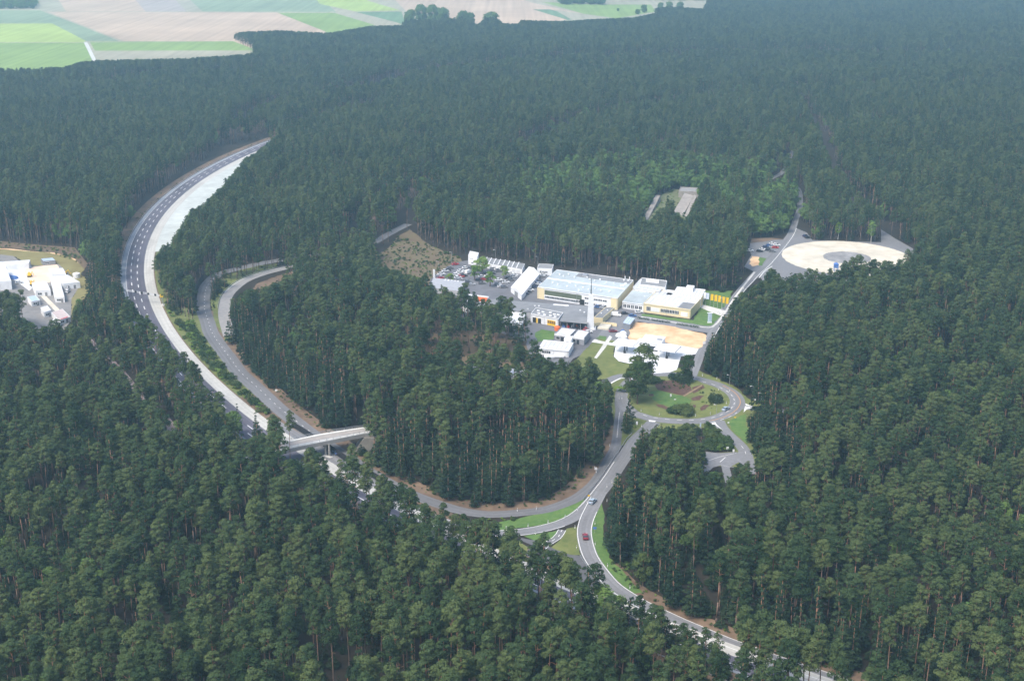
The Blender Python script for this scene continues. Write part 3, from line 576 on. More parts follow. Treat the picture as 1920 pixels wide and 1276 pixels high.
BLOCK = [  # open land no trunk stands on
 [(748,668),(1005,678),(1012,718),(870,714),(800,700),(750,692)],
 SITE_PX, [(695,500),(705,480),(725,468),(745,445),(768,430),(810,462),(862,482),(868,492),(838,505),(815,520),(805,540),(770,530),(740,520)],
 [(1395,500),(1404,452),(1440,446),(1484,432),(1500,402),(1523,450),(1652,454),(1680,448),(1715,466),(1720,500),(1690,545),(1500,560),(1440,540)],
 [(-120,455),(0,452),(60,458),(140,464),(165,495),(175,538),(137,606),(117,622),(90,640),(30,610),(-120,580)],
 [(1190,425),(1225,372),(1262,354),(1318,362),(1312,385),(1285,425),(1230,440)],
 [(-1500,150),(-100,135),(150,125),(485,112),(437,76),(437,66),(518,62),(616,66),(693,60),(757,58),(900,58),(1061,50),(1190,42),(1287,24),(1330,22),(1330,5),(1326,-150),(-1500,-150)],
 [(1330,800),(1372,790),(1410,850),(1370,880),(1322,880)], [(905,985),(1110,915),(1135,930),(1135,1030),(1160,1060),(1100,1100),(990,1040),(905,1010)],
 [(305,560),(320,590),(372,606),(385,640),(470,735),(560,815),(540,835),(470,780),(380,690),(320,640),(290,570)],
]
RIDES = [([(640,188),(740,160),(870,140),(960,131),(1110,124),(1260,116),(1500,112),(1900,118)], 55), ([(660,175),(560,195),(500,215),(440,250)], 28), ([(0,150),(100,160),(200,170),(320,152),(440,150),(640,142)], 40),
         ([(765,420),(790,380),(880,330),(980,290),(1040,260)], 15), ([(1660,435),(1600,380),(1560,330),(1540,260),(1500,200)], 13), ([(960,300),(1060,250),(1200,215),(1400,190),(1700,180)], 26), ([(1200,300),(1350,270),(1600,250),(1900,260)], 18), ([(640,470),(700,400),(820,330)], 12)]
def grid_points(y0, y1, sp, seed):
    g = np.random.default_rng(seed); ys = np.arange(y0, y1, sp*.87); P = []
    for i, y in enumerate(ys):
        hw = .40*y+45; xs = np.arange(-hw, hw, sp)+(sp/2 if i % 2 else 0); P.append(np.c_[xs, np.full(len(xs), y)])
    P = np.concatenate(P); return P+g.uniform(-.36, .36, P.shape)*sp
PT = np.concatenate([grid_points(270, 640, 5.6, 1), grid_points(640, 1400, 4.9, 4), grid_points(1400, 2300, 5.8, 2), grid_points(2300, 3900, 7.6, 3)])
UND = grid_points(270, 720, 5.2, 8); under = np.r_[np.zeros(len(PT), bool), np.ones(len(UND), bool)]; PT = np.concatenate([PT, UND])
N0 = len(PT)
px = project(np.c_[PT, np.zeros(len(PT))])
keep = np.ones(len(PT), bool)
for b in BLOCK: keep &= ~pip(b, px[:, 0], px[:, 1])
def near_line(P, L, w):
    L = np.asarray(L)[:, :2]; lo = L.min(0)-np.max(w); hi = L.max(0)+np.max(w); idx = np.where((P > lo).all(1) & (P < hi).all(1))[0]
    out = np.zeros(len(P), bool); w = np.broadcast_to(w, len(L))
    for k in range(0, len(idx), 4000):
        q = idx[k:k+4000]; d = np.hypot(P[q][:, None, 0]-L[None, :, 0], P[q][:, None, 1]-L[None, :, 1])-w[None]
        out[q] = d.min(1) < 0
    return out
for L, hw in ROADS: keep &= ~near_line(PT, L, hw+.8)
for q, w in RIDES:
    L = spline([tuple(G(x, y))[:2] for x, y in q], 6); keep &= ~near_line(PT, L, w/2)
PT = PT[keep]; px = px[keep]; under = under[keep]
# kinds and sizes
n = len(PT); kindi = rng.integers(0, len(PINES), n)
def noise2(P, s, seed):
    g = np.random.default_rng(seed); v = 0
    for i in range(5):
        a = g.uniform(0, 6.28); k = 2*math.pi/(s*g.uniform(.6, 1.7)); v = v+np.sin(k*(P[:, 0]*math.cos(a)+P[:, 1]*math.sin(a))+g.uniform(0, 6.28))
    return v/5
hn_ = noise2(PT, 260, 5); hscale = .93+.13*hn_*1.6+rng.normal(0, .095, n)
hscale = np.where(rng.random(n) < .12, hscale*.8, hscale)
r_ = rng.random(n)
def zone(polys): 
    z = np.zeros(n, bool)
    for q in polys: z |= pip(q, px[:, 0], px[:, 1])
    return z
Z_SPR = zone([[(735,905),(700,870),(720,840),(900,850),(1140,850),(1125,880),(1060,940),(960,975),(850,965)], [(1140,900),(1175,860),(1240,900),(1180,1000),(1300,1110),(1500,1180),(1700,1240),(1900,1280),(1900,1330),(1400,1240),(1180,1110),(1130,1040)],
              [(395,625),(470,700),(610,805),(700,800),(640,740),(520,660),(440,590)], [(1310,690),(1345,610),(1380,640),(1440,740),(1420,790),(1400,750),(1350,715)], [(1400,790),(1440,780),(1500,900),(1440,900),(1400,860)], [(140,520),(230,540),(240,640),(160,620)]])
kindi = np.where(Z_SPR & (r_ < .85), len(PINES)+rng.integers(0, 3, n), kindi)
kindi = np.where(~Z_SPR & (r_ < .07), len(PINES)+rng.integers(0, 3, n), kindi)
Z_BRD = zone([[(980,420),(960,330),(1060,330),(1200,300),(1460,330),(1520,420),(1480,470),(1400,440),(1320,400),(1240,450),(1100,410)]])
kindi = np.where(Z_BRD & (r_ < .8), len(PINES)+5+rng.integers(0, 2, n), kindi)
kindi = np.where(~Z_BRD & ~Z_SPR & (r_ > .972), len(PINES)+5+rng.integers(0, 2, n), kindi)
kindi = np.where((kindi < 6) & (rng.random(n) < .16), len(PINES)+3+rng.integers(0, 2, n), kindi)
ws = np.where(PT[:, 1] > 2300, 1.5, np.where(PT[:, 1] > 1400, 1.2, 1.0))*rng.uniform(.82, 1.2, n)*np.where(PT[:, 1] < 750, 1.1, 1)
sparse = pip([(745,585),(868,598),(905,622),(985,628),(1006,648),(1005,700),(900,675),(800,680),(745,650)], px[:, 0], px[:, 1])
drop = sparse & (rng.random(n) < .3)
drop |= pip([(860,716),(1010,722),(1015,775),(860,765)], px[:, 0], px[:, 1]) & (rng.random(n) < .3)
nd = noise2(PT, 34, 9)+.6*noise2(PT, 90, 10); drop |= ~sparse & (nd > .47) & (rng.random(n) < .7); drop |= rng.random(n) < .04
kindi = np.where(under, len(PINES)+rng.integers(0, 3, n), kindi); hscale = np.where(under, rng.uniform(.14, .38, n), hscale); ws = np.where(under, rng.uniform(.45, .75, n), ws)
drop = np.where(under, (rng.random(n) < .25) | sparse, drop)
# what a tree would stand in front of
tr_ = np.hypot(*(PT-TC).T); near_outer = (tr_ > 770) & (tr_ < 782) & (PT[:, 1] < 620)
hscale = np.where(near_outer, np.where(under, hscale, np.maximum(hscale, 1.13)), hscale)
def hits(P, h, w):
    out = np.zeros(len(P), bool)
    for f in (0.0, .3, .6, .8, 1.0):
        for s in ((0,) if f < .4 else (-1, 1)):
            q = project(np.c_[P[:, 0]+s*w*(1 if f < .9 else .4), P[:, 1], h*f])
            for v in VIS: out |= pip(v, q[:, 0], q[:, 1])
    return out
H_ = HT[kindi]*hscale; wv = np.where(kindi < 6, 1.3, 1.5)*ws
tol = np.where(near_outer, .76, 1.0); bad = hits(PT, H_*tol, wv)
sp_ok = sparse & ~hits(PT, H_*.12, wv*0+.2)
bad &= ~sp_ok
fit = np.ones(n); retry = np.zeros(n, bool); bad |= False
for f_, pr in ((.86, 1), (.74, 1), (.62, .85), (.5, .75), (.4, .6)):
    idx = np.where(bad & ~retry)[0]; H_all = H_; good = ~hits(PT[idx], H_all[idx]*f_*tol[idx], wv[idx]*max(.6, f_)) & (rng.random(len(idx)) < pr)
    retry[idx[good]] = True; fit[idx[good]] = f_
hscale = hscale*fit; ok = (~bad | retry) & ~drop
low = retry & (fit < .7) & (kindi < 6); kindi = np.where(low, len(PINES)+3+rng.integers(0, 2, n), kindi); ws = ws*np.where(fit < .7, .8, 1)
PT, px, kindi, hscale, ws, under = PT[ok], px[ok], kindi[ok], hscale[ok], ws[ok], under[ok]
n = len(PT); wq = np.where(under, ws, ws*np.sqrt(np.clip(hscale, .6, 1.3))); sz = np.c_[wq, wq, hscale]; rot = rng.uniform(0, 6.283, n)
top = project(np.c_[PT, HT[kindi]*hscale]); mid = project(np.c_[PT, HT[kindi]*hscale*.75])
print('trees', n)
# the 300 trees that show largest stand as trees of their own; the rest is the wood
cand = np.where((mid[:, 0] > 6) & (mid[:, 0] < 1914) & (mid[:, 1] < 1262) & (kindi < 11) & ~under)[0]
cand = cand[np.argsort(PT[cand, 1])][:300]
solo = np.zeros(n, bool); solo[cand] = True
LIB = bpy.data.collections.new('tree_kinds')
for i, K in enumerate(KINDS):
    LIB.objects.link(bpy.data.objects.new('tree_kind_%02d' % i, K['joined']))
def scatter(name, P, ki, sc, rz, label):
    me = bpy.data.meshes.new(name); me.vertices.add(len(P)); me.vertices.foreach_set('co', np.c_[P, np.zeros(len(P))].ravel())
    me.update()
    a = me.attributes.new('kindi', 'INT', 'POINT'); a.data.foreach_set('value', ki.astype(np.int32))
    a = me.attributes.new('sc', 'FLOAT_VECTOR', 'POINT'); a.data.foreach_set('vector', sc.astype(np.float32).ravel())
    a = me.attributes.new('rt', 'FLOAT_VECTOR', 'POINT'); a.data.foreach_set('vector', np.c_[np.random.default_rng(4).normal(0, .035, P.shape), rz].astype(np.float32).ravel())
    o = bpy.data.objects.new(name, me); COL.objects.link(o); tag(o, label=label, kind='stuff')
    ng = bpy.data.node_groups.new(name, 'GeometryNodeTree')
    ng.interface.new_socket('Geometry', in_out='INPUT', socket_type='NodeSocketGeometry'); ng.interface.new_socket('Geometry', in_out='OUTPUT', socket_type='NodeSocketGeometry')
    N = ng.nodes; l = ng.links; gi = N.new('NodeGroupInput'); go = N.new('NodeGroupOutput')
    ip = N.new('GeometryNodeInstanceOnPoints'); ci = N.new('GeometryNodeCollectionInfo'); ci.inputs[0].default_value = LIB
    ci.inputs['Separate Children'].default_value = True; ci.inputs['Reset Children'].default_value = True
    def na(nm, t): 
        x = N.new('GeometryNodeInputNamedAttribute'); x.data_type = t; x.inputs[0].default_value = nm; return x.outputs['Attribute']
    l.new(gi.outputs[0], ip.inputs['Points']); l.new(ci.outputs[0], ip.inputs['Instance']); ip.inputs['Pick Instance'].default_value = True
    l.new(na('kindi', 'INT'), ip.inputs['Instance Index']); l.new(na('sc', 'FLOAT_VECTOR'), ip.inputs['Scale']); l.new(na('rt', 'FLOAT_VECTOR'), ip.inputs['Rotation'])
    l.new(ip.outputs[0], go.inputs[0])
    md = o.modifiers.new('scatter', 'NODES'); md.node_group = ng; return o
m_ = ~solo
scatter('woodland', PT[m_], kindi[m_], sz[m_], rot[m_], 'dense pine forest covering the land around the roads')
ORD = 'first second third fourth fifth sixth seventh eighth ninth tenth eleventh twelfth thirteenth fourteenth fifteenth sixteenth seventeenth eighteenth nineteenth twentieth'.split()
def ordw(i):
    if i < 20: return ORD[i]
    t = ['twenty', 'thirty', 'forty', 'fifty', 'sixty', 'seventy', 'eighty', 'ninety'][(i+1)//10-2]; u = (i+1) % 10
    return (t[:-1]+'ieth') if u == 0 else t+'-'+ORD[u-1]
def plant(name, ki, x, y, h, w, rz, label, cat, group=None, mats=None):
    K = KINDS[ki]; o = thing(name, label, cat, (x, y, 0), rz, group); o.scale = (w, w, h)
    for nm in ('trunk', 'crown'):
        c = bpy.data.objects.new(nm, K[nm]); COL.objects.link(c); c.parent = o
        if mats and nm in mats: c.material_slots[0].link = 'OBJECT'; c.material_slots[0].material = mats[nm]
    return o
order = cand[np.argsort(-top[cand, 1])]; rows = [order[i:i+30] for i in range(0, len(order), 30)]
for ri, row in enumerate(rows):
    row = row[np.argsort(mid[row, 0])]
    for ci_, i in enumerate(row):
        look = ('dark skirted conifer' if 6 <= kindi[i] < 9 else 'bushy low-branched pine' if kindi[i] >= 9 else 'tall bare-stemmed pine')
        lab = f"{look} of the {ordw(ri)} crown row from the bottom, {ordw(ci_)} from the left"
        plant('spruce_tree' if 6 <= kindi[i] < 9 else 'pine_tree', int(kindi[i]), PT[i, 0], PT[i, 1], float(sz[i, 2]), float(sz[i, 0]), float(rot[i]), lab, 'tree', 'trees of the near forest')
# low scrub: median between track and inner road, stand edges, clearings
def in_px(poly, k, seed):
    g = np.random.default_rng(seed); q = np.array([tuple(G(x, y))[:2] for x, y in poly]); lo, hi = q.min(0), q.max(0)
    ar = abs(sum(q[i-1][0]*q[i][1]-q[i][0]*q[i-1][1] for i in range(len(q))))/2; k = int(k*min(40, np.prod(hi-lo)/max(ar, 1)))
    P = g.uniform(lo, hi, (k, 2)); return P[pip(q, P[:, 0], P[:, 1])]
SCR = [in_px([(312,575),(330,600),(362,606),(380,640),(420,690),(470,745),(540,800),(530,815),(470,775),(400,715),(350,650),(312,600)], 420, 1), in_px([(690,505),(705,480),(745,445),(810,462),(870,485),(835,500),(810,520),(770,530)], 420, 2),
       in_px([(925,968),(905,960),(900,978),(950,978),(1025,960),(1020,950)], 70, 3), in_px([(1222,712),(1262,711),(1292,720),(1292,730),(1250,728),(1225,722)], 45, 21), in_px([(1300,722),(1350,735),(1358,752),(1330,770),(1312,765),(1320,748)], 30, 22), in_px([(1325,800),(1350,812),(1378,838),(1372,846),(1325,846)], 170, 4), in_px([(1195,420),(1225,372),(1262,354),(1318,362),(1300,420)], 130, 5),
       in_px([(1150,1050),(1190,1085),(1180,1060),(1165,1040)], 30, 6), in_px([(0,455),(60,460),(140,466),(158,500),(140,490),(90,474),(0,466)], 90, 7), in_px([(760,570),(1000,604),(1005,680),(900,680),(760,640)], 200, 8), in_px([(470,545),(560,505),(575,515),(570,545),(500,580)], 30, 9),
       in_px([(1120,500),(1400,545),(1402,500),(1120,480)], 120, 10), in_px([(1165,785),(1196,795),(1180,832),(1168,840),(1162,800)], 45, 11), in_px([(1330,545),(1385,545),(1395,520),(1320,530)], 60, 12), in_px([(880,470),(1100,500),(1100,490),(880,462)], 60, 13)]
g_ = np.random.default_rng(77)
def along(L, o0, o1, k, i0=0, i1=1):
    q = L[int(len(L)*i0):int(len(L)*i1)]; n_ = normals(q); j = g_.integers(0, len(q), k); return q[j, :2]+n_[j]*g_.uniform(o0, o1, k)[:, None]+g_.normal(0, .6, (k, 2))
SCR += [in_px([(520,494),(470,500),(425,516),(404,530),(396,560),(400,600),(424,640),(419,572),(432,540),(462,519),(520,501)], 130, 41)]; SCR += [along(R2, 3.5, 9, 420, .36, .93), along(S, 3.2, 8, 160, .35, 1), along(S, -8, -3.5, 120, .35, 1), along(R1, -6, -4, 60), along(np.c_[arc(778.5, A0, A1, 500), np.zeros(500)], -1.5, 2.5, 500)]
SP = np.concatenate(SCR); kb = np.concatenate([np.full(len(a), 1.15 if i in (0, 5) else (.75 if i in (10, 13) else .38 if i > 14 or i in (3, 4) else .55)) for i, a in enumerate(SCR)])
kk = ~near_line(SP, TRACKLINE, rout(np.linspace(A0, A1, 300))-766+2.8); 
for L, hw in ROADS: kk &= ~near_line(SP, L, hw+.8)
SP, kb = SP[kk], kb[kk]; ns = len(SP)
ki = np.where(rng.random(ns) < .3, 15+rng.integers(0, 2, ns), 13+rng.integers(0, 2, ns)); s_ = kb*rng.uniform(.5, 1.25, ns)
scatter('scrub', SP, ki, np.c_[s_, s_, s_*rng.uniform(.7, 1.3, ns)], rng.uniform(0, 6.28, ns), 'low bushes and scrub growing along verges and clearings')

# ------------------------------------------------------------------ buildings of the works
struct('lane_markings', PAINTMB, PAINT); struct('orange_lane_marking', OPMB, OPAINT)
class Bld:
    """a building on a parallelogram plan: front-left, front-right, back-right corners seen in the photo at height zr"""
    def __init__(s, name, label, FL, FR, BR, h, zr=0, cat='building', group=None):
        s.a, b, c = (G(*q, zr) for q in (FL, FR, BR))
        s.a.z = 0; b.z = 0; c.z = 0; s.L = (b-s.a).length; s.D = (c-b).length; s.u = (b-s.a)/s.L; s.v = (c-b)/s.D; s.h = h
        s.o = thing(name, label, cat, s.a, 0, group)
    def p(s, u, v, z=0): q = s.a+s.u*u+s.v*v; return (q.x, q.y, z)
    def blk(s, mb, u0, u1, v0, v1, z0, z1):
        return mb.hexa([s.p(u0, v0, z0), s.p(u1, v0, z0), s.p(u1, v1, z0), s.p(u0, v1, z0)], [s.p(u0, v0, z1), s.p(u1, v0, z1), s.p(u1, v1, z1), s.p(u0, v1, z1)])
    def part(s, name, m, *bl):
        mb = MB()
        for b in bl: s.blk(mb, *b)
        return mb.build(name, m, s.o)
    def shell(s, wm, rm, par=.35, over=0):
        s.part('wall', wm, (0, s.L, 0, s.D, 0, s.h))
        s.part('roof', rm, (.25-over, s.L-.25+over, .25-over, s.D-.25+over, s.h+.003, s.h+.1))
        if par: s.part('parapet', wm, (0, s.L, 0, .22, s.h, s.h+par), (0, s.L, s.D-.22, s.D, s.h, s.h+par), (0, .22, .22, s.D-.22, s.h, s.h+par), (s.L-.22, s.L, .22, s.D-.22, s.h, s.h+par))
        return s
    def win(s, u0, u1, z0, z1, face='front', m=None, n=0, frame=True):
        """a glazed opening with its frame: glass set back, frame proud"""
        m = m or GLASS; W = METAL if frame else None
        def q(a0, a1, b0, b1, z0, z1): return (a0, a1, b0, b1, z0, z1) if face == 'front' else (s.L-b1, s.L-b0, a0, a1, z0, z1)
        w = s.part('window', m, q(u0, u1, -.05, .1, z0, z1))
        if frame:
            fr = [q(u0-.1, u1+.1, -.09, -.02, z1, z1+.12), q(u0-.1, u1+.1, -.12, -.02, z0-.12, z0), q(u0-.1, u0, -.09, -.02, z0, z1), q(u1, u1+.1, -.09, -.02, z0, z1)]
            for i in range(1, n): x = u0+(u1-u0)*i/n; fr.append(q(x-.08, x+.08, -.09, -.03, z0, z1))
            mb = MB()
            for b in fr: s.blk(mb, *b)
            f = mb.build('window_frame', MATS['white_render'], s.o); f.parent = w; 
        return w
def vents(B, spots, r=.5, h=.7, m=None):
    for (u, v) in spots:
        mb = MB(); a = B.p(u*B.L, v*B.D, B.h+.1); mb.tube(a, (a[0], a[1], a[2]+h*.6), r*.8, r*.8, 8); mb.tube((a[0], a[1], a[2]+h*.6), (a[0], a[1], a[2]+h), r, r*.5, 8)
        mb.build('roof_vent', m or WHITE, B.o)
def skylights(B, spots, w=1.6, d=1.6):
    for (u, v) in spots:
        mb = MB(); B.blk(mb, u*B.L, u*B.L+w, v*B.D, v*B.D+d, B.h+.1, B.h+.45); mb.build('skylight', WHITE, B.o)

hall = Bld('workshop_hall', 'long workshop hall with pale blue-grey roof, white ridge band and cream yellow end walls', (1008,559), (1157,581), (1187,546), 6.3)
L, D = hall.L, hall.D
hall.shell(WHITE, PALER, par=.3)
hall.part('end_wall', YELLOWW, (-.15, 4.0, -.15, .5, 0, 6.2)); hall.part('end_wall', YELLOWW, (L-3.6, L+.15, -.15, .5, 0, 6.2)); hall.part('side_wall', YELLOWW, (L-.2, L+.2, .5, D, 0, 6.0))
hall.part('roof_band', WHITE, (0, L, D*.47, D*.47+1.0, 6.41, 6.8)); hall.part('back_roof', GREYR, (.3*L, L-.4, D*.78, D-.4, 6.42, 6.46))
hall.part('glazed_band', GGREEN, (4.2, L*.56, -.08, .2, 2.6, 5.3))
for i in range(7): hall.win(4.6+i*3.0, 7.2+i*3.0, 1.2, 2.1, n=3)
for i in range(5): hall.win(L*.6+i*2.6, L*.6+2.2+i*2.6, 3.6, 4.4, n=2); hall.win(L*.6+i*2.6, L*.6+2.2+i*2.6, .9, 1.7, n=2)
hall.part('gate', BLACK, (L*.57-1.6, L*.57+1.2, -.1, .2, 0, 3.0)); hall.part('canopy', WHITE, (4.2, L*.5, -1.0, -.05, 2.3, 2.5))
vents(hall, [(.10,.75),(.16,.70),(.2,.82),(.3,.72),(.45,.8),(.5,.72),(.62,.78),(.57,.68),(.73,.66),(.82,.70),(.9,.9),(.95,.92),(.12,.3),(.2,.24),(.33,.2),(.42,.28),(.52,.25),(.6,.2),(.66,.3),(.75,.22),(.85,.26),(.5,.1),(.92,.6)], .5, .8)
vents(hall, [(.9,.97),(.96,.95)], .3, 2.2); hall.part('plant_box', METAL, (L*.38, L*.44, D*.82, D*.9, 6.4, 7.6)); skylights(hall, [(.93,.62),(.935,.72),(.3,.4)], 1.2, 2.2)

off = Bld('office_block', 'cream yellow office block with white flat roof beside the green lawn', (1206,585), (1294,597.5), (1318,571), 4.6)
off.shell(YELLOWW, WROOF, par=.4); L, D = off.L, off.D
off.win(1.8, 4.0, 1.3, 3.4, n=3); off.part('white_panel', WHITE, (4.2, 9.0, -.06, .1, 1.2, 3.4), (L-5.2, L-1.4, -.06, .1, .9, 3.1))
for i in range(4): off.win(9.6+i*2.55, 11.9+i*2.55, 1.5, 3.3, n=3)
off.part('roof_gravel', GREYR, (L*.72, L-.5, .5, D*.45, 4.71, 4.75)); vents(off, [(.2,.6),(.5,.7),(.35,.35)], .4, .6)
lnk = Bld('link_building', 'low white link building with a row of dark windows between hall and office block', (1166,578), (1208,584), (1226,562), 3.6)
lnk.shell(WHITE, PALER, par=.25)
for i in range(5): lnk.win(.8+i*2.2, 2.4+i*2.2, .9, 2.6, n=2)
vents(lnk, [(.75,.6)], .4, .6)
mid_ = Bld('upper_wing', 'pale grey-roofed wing with ribbon windows behind the link building', (1186,556), (1236,564), (1249,548), 5.2)
mid_.shell(WHITE, mat('pale_roof', (.5, .52, .54), var=.1), par=.3)
for i in range(6): mid_.win(.8+i*2.2, 2.5+i*2.2, 3.0, 4.0, n=2)
bk = Bld('rear_wing', 'grey and white stepped roof of the rear wing close to the forest edge', (1199,553), (1247,559), (1250,546), 5.8)
bk.shell(WHITE, GREYR, par=.4); bk.part('lantern', WHITE, (bk.L*.2, bk.L*.7, bk.D*.5, bk.D*.9, 5.9, 6.5))
bw = Bld('white_roofed_wing', 'bright white flat-roofed wing with a roof box behind the office block', (1259,571), (1313,577), (1322,560), 5.0)
bw.shell(WHITE, WROOF, par=.3); bw.part('roof_box', WHITE, (bw.L*.36, bw.L*.62, bw.D*.6, bw.D*.95, 5.1, 7.0))
for i in range(6): bw.win(1.5+i*2.4, 3.1+i*2.4, 3.3, 4.1, n=2)
md = Bld('middle_wing', 'small white wing with a dark roof hatch between the two office wings', (1234,570), (1262,574), (1272,561), 4.4)
md.shell(WHITE, WROOF, par=.25); md.part('hatch', BLACK, (md.L*.4, md.L*.75, md.D*.3, md.D*.6, 4.5, 4.7))

gar = Bld('garage_building', 'white garage with dark doors and one yellow glazed gate', (995,603), (1047,613), (1056,601), 4.2)
gar.shell(WHITE, GREYR, par=.25); L, D = gar.L, gar.D
for u0, u1 in ((1.2, 3.2), (4.4, 6.2)): d = gar.part('door', BLACK, (u0, u1, -.08, .1, .1, 2.7))
gar.part('door_post', YEL, (3.3, 4.2, -.1, .1, .1, 2.7))
g_ = gar.part('gate', YEL, (L-6.6, L-1.8, -.1, .1, .1, 2.9))
for i in range(4): w = gar.part('window', mat('amber_glass', (.22, .13, .05), var=.3), (L-6.4+i*1.17, L-5.45+i*1.17, -.16, -.09, 1.1, 2.6)); w.parent = g_
skylights(gar, [(.12,.55),(.3,.5),(.55,.6),(.72,.45),(.85,.5),(.2,.2),(.42,.15),(.62,.2),(.8,.15)], 1.5, 1.1)
long_ = Bld('long_workshop', 'long low workshop with grey felt roof in front of the hall', (905,590), (1102,605), (1113,588), 3.7)
long_.shell(mat('grey_render', (.35, .35, .36), var=.1), GREYR, par=.0, over=.5)
vents(long_, [(.46,.6),(.5,.62),(.42,.2),(.9,.5),(.95,.3)], .5, .5); skylights(long_, [(.62,.85),(.67,.85),(.72,.85)], 2.6, 1.4)
for i in range(5): long_.part('door', BLACK, (4+i*4.2, 6.4+i*4.2, -.06, .1, .1, 2.6))
shd = Bld('open_shed', 'open fronted shed with grey roof and dark stored goods inside', (1050,615), (1102,620), (1108,607), 4.0)
L, D = shd.L, shd.D
shd.part('roof', GREYR, (-.2, L, -.6, D, 3.7, 4.0)); shd.part('back_wall', BLACK, (0, L, D-.3, D-.05, 0, 3.7))
for i in range(5): shd.part('post', METAL, (i*(L-.3)/4, i*(L-.3)/4+.25, -.3, -.05, 0, 3.7))
for i in range(6):
    b = MB(); shd.blk(b, 1+i*2.3, 2.4+i*2.3, 1.0, 2.4, 0, rnd.uniform(.9, 1.7)); shd.blk(b, 1.2+i*2.3, 1.9+i*2.3, 1.1, 1.9, 1.71, 2.0)
    tag(b.build('crate', [BLUE, RED, METAL, ORANGE, BLACK, WHITE][i], loc=shd.p(1+i*2.3, 1, 0)), ['blue', 'red', 'steel grey', 'orange', 'black', 'white'][i]+' crate stored inside the open fronted shed', 'crate', 'crates in the open shed')
tent = Bld('white_tent_hall', 'long bright white tent hall with ridged roof between the parked cars', (958,548), (978,563), (1011,523), 3.0)
L, D = tent.L, tent.D
tent.part('wall', WHITE, (0, L, 0, D, 0, 3.0))
t = MB(); q = lambda u, v, z: tent.p(u, v, z)
t.add([q(-.2,-.3,3.0), q(L+.2,-.3,3.0), q(L/2,-.3,4.6), q(-.2,D+.3,3.0), q(L+.2,D+.3,3.0), q(L/2,D+.3,4.6)], [(0,1,2), (4,3,5), (1,4,5,2), (3,0,2,5), (0,3,4,1)]); t.build('roof', WHITE, tent.o)
tent.part('vent_strip', GREYR, (L+.0, L+.06, D*.55, D*.72, 2.2, 2.5)); tent.part('door', GREYR, (L*.35, L*.65, -.05, .1, 0, 2.6))
cub = Bld('white_cube_building', 'tall white cube-shaped building at the back corner of the car park', (878,495), (895,498.5), (898,490), 5.2)
cub.shell(WHITE, WROOF, par=.2); cub.win(2.4, 3.0, 1.0, 1.7); cub.win(3.2, 3.8, 1.0, 1.7); cub.win(1.0, 3.6, 3.6, 3.9, n=4)
rowg = Bld('garage_row', 'long white row of garages with ribbed roof along the forest edge', (896,500), (979,514), (984,503), 2.9)
rowg.shell(WHITE, GREYR, par=0); L, D = rowg.L, rowg.D
for i in range(9): rowg.part('roof_rib', WHITE, (1+i*(L-2)/9, 1.5+i*(L-2)/9, .3, D-.3, 3.0, 3.35))
for i in range(9): rowg.part('door', mat('light_grey_door', (.6, .6, .6), var=.05), (1.4+i*(L-2)/9, 1.4+(i+.7)*(L-2)/9, -.05, .1, .05, 2.3))
hs = Bld('small_white_house', 'small white house with grey roof and dark windows beside the hall', (1007,515), (1035,516.5), (1038,508), 3.8)
hs.shell(WHITE, GREYR, par=.2); hs.win(1.6, 2.6, 1.6, 2.5); hs.win(3.0, 4.4, 1.4, 2.4, n=2); hs.win(4.8, 6.0, 1.4, 2.4, n=2)
cb = Bld('grey_flat_building', 'low grey flat-roofed building at the corner of the car park', (805,548), (866,555), (872,536), 2.6)
cb.shell(mat('grey_render2', (.4, .4, .41), var=.1), mat('light_grey_roof', (.36, .37, .39), var=.1), par=.2); vents(cb, [(.4,.9),(.5,.9),(.6,.9),(.7,.9),(.8,.9)], .5, .6)
wo = Bld('white_workshop', 'white workshop with orange roof edge and yellow door seen through the pines', (868,585), (906,590), (917,571), 4.6)
wo.shell(WHITE, WROOF, par=0); L = wo.L; wo.part('roof_trim', ORANGE, (L*.45, L, wo.D*.4, wo.D*.8, 4.72, 5.0)); wo.part('door', YEL, (L*.55, L*.78, -.06, .1, .1, 2.6))
ws_ = Bld('white_shed', 'wide white low shed half hidden behind the tall pines', (908,607), (978,618), (985,597), 2.8)
ws_.shell(WHITE, WROOF, par=0); ws_.part('gutter', METAL, (0, ws_.L, -.3, -.02, 2.6, 2.8))
for i in range(4): ws_.part('door', GREYR, (2+i*4, 4+i*4, -.05, .1, .1, 2.2))
for nm, lab, a, b, c, d in (('gatehouse', 'grey modern gatehouse with white roof, facing the forest side', (1040,638), (1069,642), (1081,630), 3.2), ('reception_pavilion', 'grey modern pavilion with white roof, nearer the service road', (1072,643), (1095,647), (1106,634), 3.2)):
    B = Bld(nm, lab, a, b, c, d); B.shell(mat('mid_grey_cladding', (.27, .27, .29), var=.08), WROOF, par=.5)
    B.part('fascia', WHITE, (-.1, B.L+.1, -.12, -.01, 2.7, 3.72)); B.part('door', GLASS, (B.L*.4, B.L*.6, -.05, .1, 0, 2.2)); 
    B.win(.8, B.L*.32, .9, 2.2)
pv = Bld('white_porch', 'small white porch with a dark round window between the pavilions', (1057,650), (1071,652), (1074,645), 3.8)
pv.shell(WHITE, WROOF, par=.2); pv.win(1.0, 2.6, 1.9, 2.9)
wl_ = Bld('white_canteen', 'low white flat-roofed building at the end of the service road behind the pines', (1009,664), (1066,670), (1075,654), 3.0)
wl_.shell(WHITE, WROOF, par=.2, over=.3); wl_.win(2, 6, 1, 2.2, n=4)
